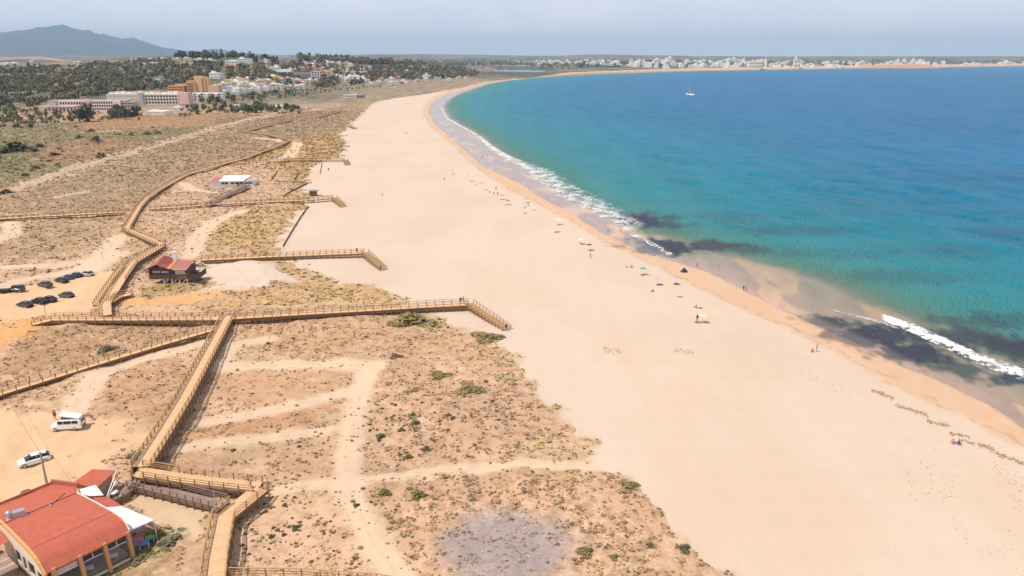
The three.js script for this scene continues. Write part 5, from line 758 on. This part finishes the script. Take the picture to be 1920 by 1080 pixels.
{ // camper van with raised roof
  const g = thing('camper_van', 'white camper van with its pop-up roof raised on the dirt', 'van', at(129, 803), 0.12), pm = new THREE.MeshPhysicalMaterial({ color: rgb(0.8, 0.8, 0.79), roughness: 0.35, clearcoat: 0.7, side: THREE.DoubleSide });
  part('body', loft([[-2.45, 0.78, 0.42, 0.75], [-2.38, 0.88, 0.32, 0.95], [-1.7, 0.94, 0.28, 1.12], [-1.5, 0.95, 0.28, 1.2], [-0.75, 0.95, 0.28, 1.88], [-0.5, 0.95, 0.28, 1.94], [2.2, 0.95, 0.28, 1.94], [2.4, 0.93, 0.3, 1.85], [2.47, 0.9, 0.4, 1.2]], 0.05), pm, g);
  part('windscreen', (() => { const q = quadSheet([[V(-1.52, 1.2, -0.76), V(-1.52, 1.2, 0.76)], [V(-0.84, 1.84, -0.68), V(-0.84, 1.84, 0.68)]]); return q; })(), glassM, g);
  for (const z of [0.945, -0.945]) for (const [x0, x1] of [[-1.15, -0.35], [-0.22, 0.95], [1.1, 1.95]]) part('window', box(x1 - x0, 0.5, 0.05, (x0 + x1) / 2, 1.5, z * 0.975), glassM, g);
  part('window', box(0.05, 0.55, 1.3, 2.44, 1.5, 0), glassM, g);
  part('pop_up_tent', (() => { const s = new THREE.Shape([new THREE.Vector2(-0.6, 1.94), new THREE.Vector2(2.0, 1.94), new THREE.Vector2(-0.55, 2.62)]); return new THREE.ExtrudeGeometry(s, { depth: 1.4, bevelEnabled: false }).translate(0, 0, -0.7); })(), mat(rgb(0.13, 0.12, 0.14)), g);
  part('raised_roof', [bar(V(-0.75, 2.7, 0), V(2.25, 2.06, 0), 1.6, 0.16)], pm, g); part('rear_rack', [bar(V(2.3, 2.1, 0.6), V(2.5, 1.2, 0.6), 0.08, 0.08), bar(V(2.3, 2.1, -0.6), V(2.5, 1.2, -0.6), 0.08, 0.08)], M.dark, g);
  for (const [x, z] of [[-1.6, 0.84], [-1.6, -0.84], [1.4, 0.84], [1.4, -0.84]]) { const w = part('wheel', tyreG, tyreM, g); w.position.set(x, 0.33, z); part('rim', rimG, rimM, w).position.z = Math.sign(z) * 0.04; }
  for (const z of [0.6, -0.6]) { part('headlight', box(0.08, 0.2, 0.3, -2.4, 0.78, z), clearL, g); part('taillight', box(0.06, 0.4, 0.16, 2.46, 0.95, z * 1.35), redL, g); }
}
{ const p = at(89, 912), g = thing('utility_pole', 'leaning-looking concrete power pole beside the white estate car', 'pole', p); part('pole', cyl(0.11, 0.19, 5.6, 0, 2.8, 0, 10), M.concrete, g); part('crossarm', box(1.0, 0.1, 0.1, 0, 5.4, 0), M.steel, g); part('cable', (() => { const c = new THREE.CatmullRomCurve3([V(0, 5.4, 0), V(-9, 4.6, -10), V(-20, 4.9, -22), V(-32, 6.5, -34)]); return new THREE.TubeGeometry(c, 40, 0.018, 5); })(), M.dark, g); }
{ const g = thing('flagpole', 'thin white flagpole beside the grey access ramp', 'pole', at(402, 934)); part('pole', cyl(0.05, 0.08, 6.4, 0, 3.2, 0, 10), M.white, g); part('cap', new THREE.SphereGeometry(0.1, 8, 6).translate(0, 6.45, 0), M.white, g); }
for (const [u, v, l] of [[86, 590, 'dark sign post at the left end of the crossing boardwalk'], [205, 408, 'thin pole by the low left boardwalk'], [193, 488, 'thin pole on the sand left of the red roofed hut']]) { const g = thing('sign_post', l, 'post', at(u, v)); part('pole', cyl(0.05, 0.05, 2.6, 0, 1.3, 0, 8), M.greyWood, g); part('board', box(0.45, 0.3, 0.05, 0, 2.4, 0), M.greyWood, g); }
{ const g = thing('info_board', 'small white board beside the boardwalk by the red roofed hut', 'sign', at(249, 495)); part('board', box(0.9, 1.2, 0.08, 0, 1.3, 0), M.white, g); for (const x of [-0.35, 0.35]) part('leg', box(0.08, 0.8, 0.08, x, 0.4, 0), M.greyWood, g); }

// ---------------------------------------------------------------- people
function figure(J, bones, res = 64, size = 2.0) { // continuous body: tapered capsules joined by a smooth minimum, meshed by marching cubes
  const mc = new MarchingCubes(res, new THREE.MeshStandardMaterial(), false, false, 60000), f = mc.field, h = res / 2;
  for (let k = 0; k < res; k++) for (let j = 0; j < res; j++) for (let i = 0; i < res; i++) {
    const x = (i - h) / h * size / 2, y = (j - h) / h * size / 2 + 0.95, z = (k - h) / h * size / 2; let d = 9;
    for (const [a, b] of bones) { const A = J[a], B = J[b], ex = B[0] - A[0], ey = B[1] - A[1], ez = B[2] - A[2], wx = x - A[0], wy = y - A[1], wz = z - A[2], t = clamp((wx * ex + wy * ey + wz * ez) / (ex * ex + ey * ey + ez * ez + 1e-9)), q = Math.hypot(wx - ex * t, wy - ey * t, wz - ez * t) - lerp(A[3], B[3], t), m = clamp(0.5 + 0.5 * (d - q) / 0.03); d = lerp(d, q, m) - 0.03 * m * (1 - m); }
    f[k * res * res + j * res + i] = -d;
  }
  mc.isolation = 0; mc.update();
  const p = [...mc.positionArray.slice(0, mc.count * 3)], n = [...mc.normalArray.slice(0, mc.count * 3)]; for (let i = 0; i < p.length; i += 3) { p[i] *= size / 2; p[i + 1] = p[i + 1] * size / 2 + 0.95; p[i + 2] *= size / 2; }
  const g = new THREE.BufferGeometry(); g.setAttribute('position', new THREE.Float32BufferAttribute(p, 3)); g.setAttribute('normal', new THREE.Float32BufferAttribute(n, 3)); return g;
}
const BONES = [['head', 'neck'], ['neck', 'chest'], ['chest', 'hip'], ['hip', 'hipL'], ['hip', 'hipR'], ['neck', 'shL'], ['neck', 'shR'], ['shL', 'elL'], ['elL', 'haL'], ['shR', 'elR'], ['elR', 'haR'], ['hipL', 'knL'], ['knL', 'anL'], ['anL', 'toL'], ['hipR', 'knR'], ['knR', 'anR'], ['anR', 'toR'], ['shL', 'hipL'], ['shR', 'hipR']];
const STAND = { head: [0, 1.64, 0.02, 0.105], neck: [0, 1.46, 0, 0.06], chest: [0, 1.28, 0, 0.14], hip: [0, 0.98, 0, 0.13], hipL: [0.1, 0.92, 0, 0.095], hipR: [-0.1, 0.92, 0, 0.095], shL: [0.19, 1.4, 0, 0.06], shR: [-0.19, 1.4, 0, 0.06], elL: [0.26, 1.12, -0.02, 0.045], elR: [-0.26, 1.12, -0.02, 0.045], haL: [0.27, 0.84, 0.08, 0.035], haR: [-0.27, 0.84, 0.08, 0.035], knL: [0.11, 0.5, 0.03, 0.062], knR: [-0.11, 0.5, 0.03, 0.062], anL: [0.11, 0.08, 0, 0.042], anR: [-0.11, 0.08, 0, 0.042], toL: [0.12, 0.04, 0.15, 0.035], toR: [-0.12, 0.04, 0.15, 0.035] };
const WALK = { ...STAND, knL: [0.1, 0.52, 0.16, 0.062], anL: [0.1, 0.1, 0.24, 0.042], toL: [0.1, 0.07, 0.38, 0.035], knR: [-0.1, 0.5, -0.04, 0.062], anR: [-0.1, 0.14, -0.28, 0.042], toR: [-0.1, 0.05, -0.16, 0.035], haL: [0.24, 0.9, -0.2, 0.035], haR: [-0.24, 0.9, 0.26, 0.035] };
const drop = (P, d) => Object.fromEntries(Object.entries(P).map(([k, [x, y, z, r]]) => [k, [x, y - d, z, r]]));
const SIT = { ...drop(STAND, 0.82), knL: [0.14, 0.45, 0.38, 0.062], knR: [-0.14, 0.45, 0.38, 0.062], anL: [0.13, 0.08, 0.62, 0.042], anR: [-0.13, 0.08, 0.62, 0.042], toL: [0.13, 0.04, 0.76, 0.035], toR: [-0.13, 0.04, 0.76, 0.035], haL: [0.3, 0.06, -0.25, 0.035], haR: [-0.3, 0.06, -0.25, 0.035], elL: [0.28, 0.3, -0.16, 0.045], elR: [-0.28, 0.3, -0.16, 0.045] };
const LIE = Object.fromEntries(Object.entries(STAND).map(([k, [x, y, z, r]]) => [k, [x * 1.2, 0.14 + Math.abs(z) * 0.3, 0.85 - y, r]]));
function dress(geo, top, low, skin, hair, lying) { const g = geo.clone(), p = g.attributes.position, c = []; for (let i = 0; i < p.count; i++) { const s = lying === 2 ? 0.85 - p.getZ(i) : lying === 1 ? p.getY(i) + 0.82 : p.getY(i), x = Math.abs(p.getX(i)); let q = skin; if (s > 1.66 || (s > 1.56 && p.getZ(i) < 0 && !lying)) q = hair; else if (s < 1.42 && s > 1.0 && x < 0.235) q = top; else if (s <= 1.0 && s > 0.62 && x < 0.225 && !(lying === 1 && p.getZ(i) > 0.3)) q = low; c.push(...q); } g.setAttribute('color', new THREE.Float32BufferAttribute(c, 3)); return g; }
const figs = { stand: [figure(STAND, BONES), 0], walk: [figure(WALK, BONES), 0], sit: [figure(SIT, BONES), 1], lie: [figure(LIE, BONES), 2] };
const skinM = new THREE.MeshStandardMaterial({ vertexColors: true, roughness: 0.8 });
const dressed = new Map();
const CL = { red: [0.4, 0.05, 0.05], blue: [0.05, 0.1, 0.35], black: [0.03, 0.03, 0.03], white: [0.75, 0.75, 0.75], pink: [0.6, 0.15, 0.3], green: [0.06, 0.25, 0.1], bare: [0.42, 0.25, 0.17] };
const put = (u, v) => site(u, v, 0);
function person(u, v, pose, top, low, label, o = {}) { const key = pose + top + low; if (!dressed.has(key)) dressed.set(key, dress(figs[pose][0], CL[top], CL[low], CL.bare, [0.05, 0.03, 0.02], figs[pose][1])); const m = part(numbered('person'), dressed.get(key), skinM, scene); m.position.copy(o.pos || put(u, v)); m.rotation.y = o.turn ?? u; if (o.y) m.position.y += o.y; return tag(m, label, 'person', o.group); }
person(1394, 546, 'stand', 'black', 'black', 'person in dark clothes, left of the pair at the water edge'); person(1399, 547, 'walk', 'bare', 'red', 'person in red trunks, right of the pair at the water edge');
person(1307, 602, 'stand', 'black', 'black', 'person in black standing beside the yellow parasol'); person(1107, 484, 'walk', 'black', 'blue', 'person walking alone below the dark parasol'); person(1348, 499, 'stand', 'white', 'white', 'person in white wading in the shallows'); person(1307, 502, 'walk', 'bare', 'pink', 'bather at the water edge above the small tent');
person(1523, 660, 'sit', 'bare', 'black', 'person sitting on the sand, left of two near the damp sand'); person(1531, 659, 'stand', 'bare', 'red', 'person standing, right of two near the damp sand'); person(1786, 832, 'sit', 'pink', 'pink', 'person in pink sitting on the near sand'); person(1797, 833, 'sit', 'blue', 'blue', 'person in dark blue sitting on the near sand');
person(717, 368, 'walk', 'white', 'blue', 'person walking alone across the wide empty sand'); person(833, 339, 'stand', 'red', 'black', 'person standing on the sand left of the first sunbathers'); person(930, 357, 'stand', 'blue', 'black', 'rear person of the standing beach group'); person(926, 366, 'stand', 'black', 'blue', 'left person of the standing beach group'); person(933, 367, 'walk', 'red', 'black', 'right person of the standing beach group');
person(905, 296, 'walk', 'bare', 'blue', 'left stroller on the distant wet sand'); person(914, 295, 'walk', 'bare', 'red', 'right stroller on the distant wet sand'); person(1026, 374, 'stand', 'bare', 'blue', 'person standing on the glossy wet sand by the foam'); person(1063, 374, 'walk', 'bare', 'black', 'bather in the foam by the wet sand'); person(1164, 436, 'stand', 'bare', 'black', 'bather standing in the shallows beside the weed'); person(1140, 438, 'walk', 'bare', 'red', 'person walking on damp sand below the foam'); person(829, 257, 'walk', 'bare', 'blue', 'tiny stroller at the bend of the bay'); person(878, 330, 'stand', 'bare', 'black', 'person standing above the distant sunbathers');
for (const [u, v, p, l] of [[893, 347, 'lie', 'sunbather lying nearest to the first parasol'], [885, 341, 'sit', 'sunbather sitting up left of the distant row'], [903, 343, 'lie', 'sunbather lying in the middle of the distant row'], [912, 356, 'lie', 'sunbather lying left of the standing beach group'], [918, 361, 'sit', 'sunbather sitting left of the standing beach group'], [985, 390, 'sit', 'sunbather sitting under the damp sand edge'], [991, 386, 'sit', 'second sunbather sitting under the damp sand edge'], [1001, 394, 'lie', 'sunbather lying right of two sitting ones'], [985, 401, 'sit', 'sunbather sitting alone below the damp sand edge'], [1224, 547, 'sit', 'sunbather sitting alone below the pink parasol'], [1274, 557, 'lie', 'sunbather lying alone right of the pink parasols'], [1305, 577, 'sit', 'left of two sunbathers above the yellow parasol'], [1312, 578, 'lie', 'right of two sunbathers above the yellow parasol'], [1306, 605, 'sit', 'seated companion beside the yellow parasol'], [1175, 501, 'lie', 'left sunbather lying left of the green parasol'], [1184, 502, 'sit', 'right sunbather left of the green parasol']]) person(u, v, p, 'bare', ['black', 'red', 'blue'][u % 3], l);
for (const [u, v, y, l] of [[869, 568, 1.5, 'person at the top of the nearest beach stairs, left'], [864, 569, 1.5, 'person leaning at the rail by the nearest beach stairs'], [949, 620, 0.1, 'person at the foot of the nearest beach stairs'], [669, 474, 1.35, 'person at the top of the second beach stairs'], [714, 508, 0.1, 'person at the foot of the second beach stairs']]) person(u, v, 'stand', 'black', 'blue', l, { pos: site(u, v, y) });
{ const p = put(104, 787); person(104, 787, 'stand', 'red', 'black', 'person standing behind the camper van', { pos: p }); }
// parasols
function parasol(u, v, c, label, tilt = 0.12) {
  const g = thing('parasol', label, 'parasol', put(u, v), u), cg = new THREE.ConeGeometry(1.05, 0.42, 8, 1, true).translate(0, 2.05, 0), cm = new THREE.MeshPhysicalMaterial({ color: c, roughness: 0.9, transmission: 0.15, thickness: 0, side: THREE.DoubleSide });
  part('pole', cyl(0.025, 0.025, 2.25, 0, 1.1, 0, 6), M.white, g); const can = part('canopy', cg, cm, g); for (let k = 0; k < 8; k++) { const a = (k + 0.0) / 8 * 6.283; part('rib', bar(V(0, 2.22, 0), V(1.02 * Math.sin(a), 1.84, 1.02 * Math.cos(a)), 0.02, 0.02), M.steel, can); }
  part('towel', box(1.7, 0.03, 0.8, 0.5, 0.05, 0.4), mat(rgb(0.2, 0.16, 0.18)), g); g.rotation.z = tilt * 0.3; return g;
}
parasol(1205, 515, rgb(0.07, 0.36, 0.22), 'green parasol on the dry sand'); parasol(1232, 534, rgb(0.7, 0.36, 0.33), 'salmon pink parasol right of the green one'); parasol(1264, 533, rgb(0.66, 0.34, 0.42), 'mauve pink parasol at the edge of the damp sand'); parasol(1317, 605, rgb(0.72, 0.72, 0.3), 'pale yellow parasol, nearest to the viewer'); parasol(1042, 435, rgb(0.75, 0.5, 0.12), 'orange yellow parasol far up the beach'); parasol(1048, 421, rgb(0.7, 0.7, 0.72), 'white parasol above the orange yellow one'); parasol(1089, 458, rgb(0.62, 0.66, 0.72), 'pale blue parasol left of the dark one'); parasol(1105, 469, rgb(0.06, 0.08, 0.05), 'dark parasol above the lone walker'); parasol(848, 326, rgb(0.16, 0.3, 0.22), 'dull green parasol, leftmost of the distant row'); parasol(941, 374, rgb(0.2, 0.2, 0.28), 'grey parasol right of the standing beach group'); parasol(952, 384, rgb(0.25, 0.12, 0.1), 'brown parasol below the grey one'); parasol(987, 380, rgb(0.3, 0.3, 0.35), 'blue grey parasol by the damp sand edge');
{ const g = thing('beach_tent', 'small white and dark beach shelter on the damp sand', 'tent', put(1282, 510), 0.5); const t = (...v) => { const p = new THREE.BufferGeometry(); p.setAttribute('position', new THREE.Float32BufferAttribute(v.flatMap((q) => [q.x, q.y, q.z]), 3)); p.computeVertexNormals(); return p; }; const A = V(-1.1, 0, 0.8), B = V(1.1, 0, 0.8), C = V(-0.9, 0, -0.8), D = V(0.9, 0, -0.8), E = V(0, 1.5, 0.1), ms = Object.assign(M.white.clone(), { side: THREE.DoubleSide }), md = mat(rgb(0.06, 0.03, 0.04), { side: THREE.DoubleSide }); part('back_panel', merge([t(C, E, D), t(B, D, E)]), ms, g); part('front_panel', merge([t(A, C, E), t(A, B, E)]), md, g); }
{ // beach cluster of stacked loungers on the far sand
  const g = thing('lounger_stack', 'thin dark row of stacked loungers on the far sand', 'loungers', site(778, 178, 0)); for (let k = 0; k < 8; k++) part('lounger', box(2, 0.9, 0.7, -9 + k * 2.4, 0.45, 0), M.greyWood, g); }
for (const [u, v, l] of [[762, 251, 'dark object lying on the sand below the far stairs, left'], [654, 276, 'small dark bin at the dune edge'], [616, 319, 'small dark bin below the far boardwalk'], [650, 255, 'dark bin beside the far boardwalk end']]) { const g = thing('litter_bin', l, 'bin', put(u, v)); part('barrel', cyl(0.35, 0.3, 1.0, 0, 0.5, 0, 10), M.darkWood, g); part('lid', cyl(0.38, 0.38, 0.08, 0, 1.04, 0, 10), M.dark, g); }
// motor boat with its wake
{ const [x, z] = level(1297, 177, 0), g = thing('motor_boat', 'white motor boat with a foaming wake far out in the bay', 'boat', V(x, 0, z), 0.5); const s = 1.0;
  part('hull', loft([[-5.5, 0.3, 0.9, 1.5], [-4, 1.3, 0.2, 1.6], [-1, 1.8, -0.1, 1.6], [4, 1.8, -0.1, 1.5], [4.6, 1.7, 0, 1.4]]), Object.assign(M.white.clone(), { side: THREE.DoubleSide }), g); part('cabin', loft([[-2.2, 1.0, 1.4, 1.9], [-1.2, 1.1, 1.4, 2.9], [1.4, 1.1, 1.4, 2.9], [1.8, 1.0, 1.4, 2.2]]), M.dark, g); part('cabin_roof', box(2.8, 0.12, 2.1, 0.1, 2.98, 0), M.white, g); part('rail', [bar(V(-4.6, 2.2, -1), V(-4.6, 2.2, 1), 0.05, 0.05), bar(V(-4.6, 1.5, 0.9), V(-4.6, 2.2, 0.9), 0.05, 0.05)], M.steel, g); }
tag(foam('boat_wake', [[1295, 178], [1290, 172], [1289, 166], [1288, 160], [1286, 154]], [[1300, 178], [1296, 172], [1296, 166], [1297, 160], [1298, 154]], 0.1, (s) => 0.6 - 0.35 * s, 0.45, 0.16), 'white wake trailing behind the motor boat', 'wake'); tag(foam('boat_wake', [[1284, 176.5], [1292, 178.5], [1302, 179]], [[1286, 174], [1294, 176], [1304, 177]], 0.4, () => 1, 0.3, 0.8), 'bow wave spray around the motor boat', 'wake');
renderer.render(scene, camera);
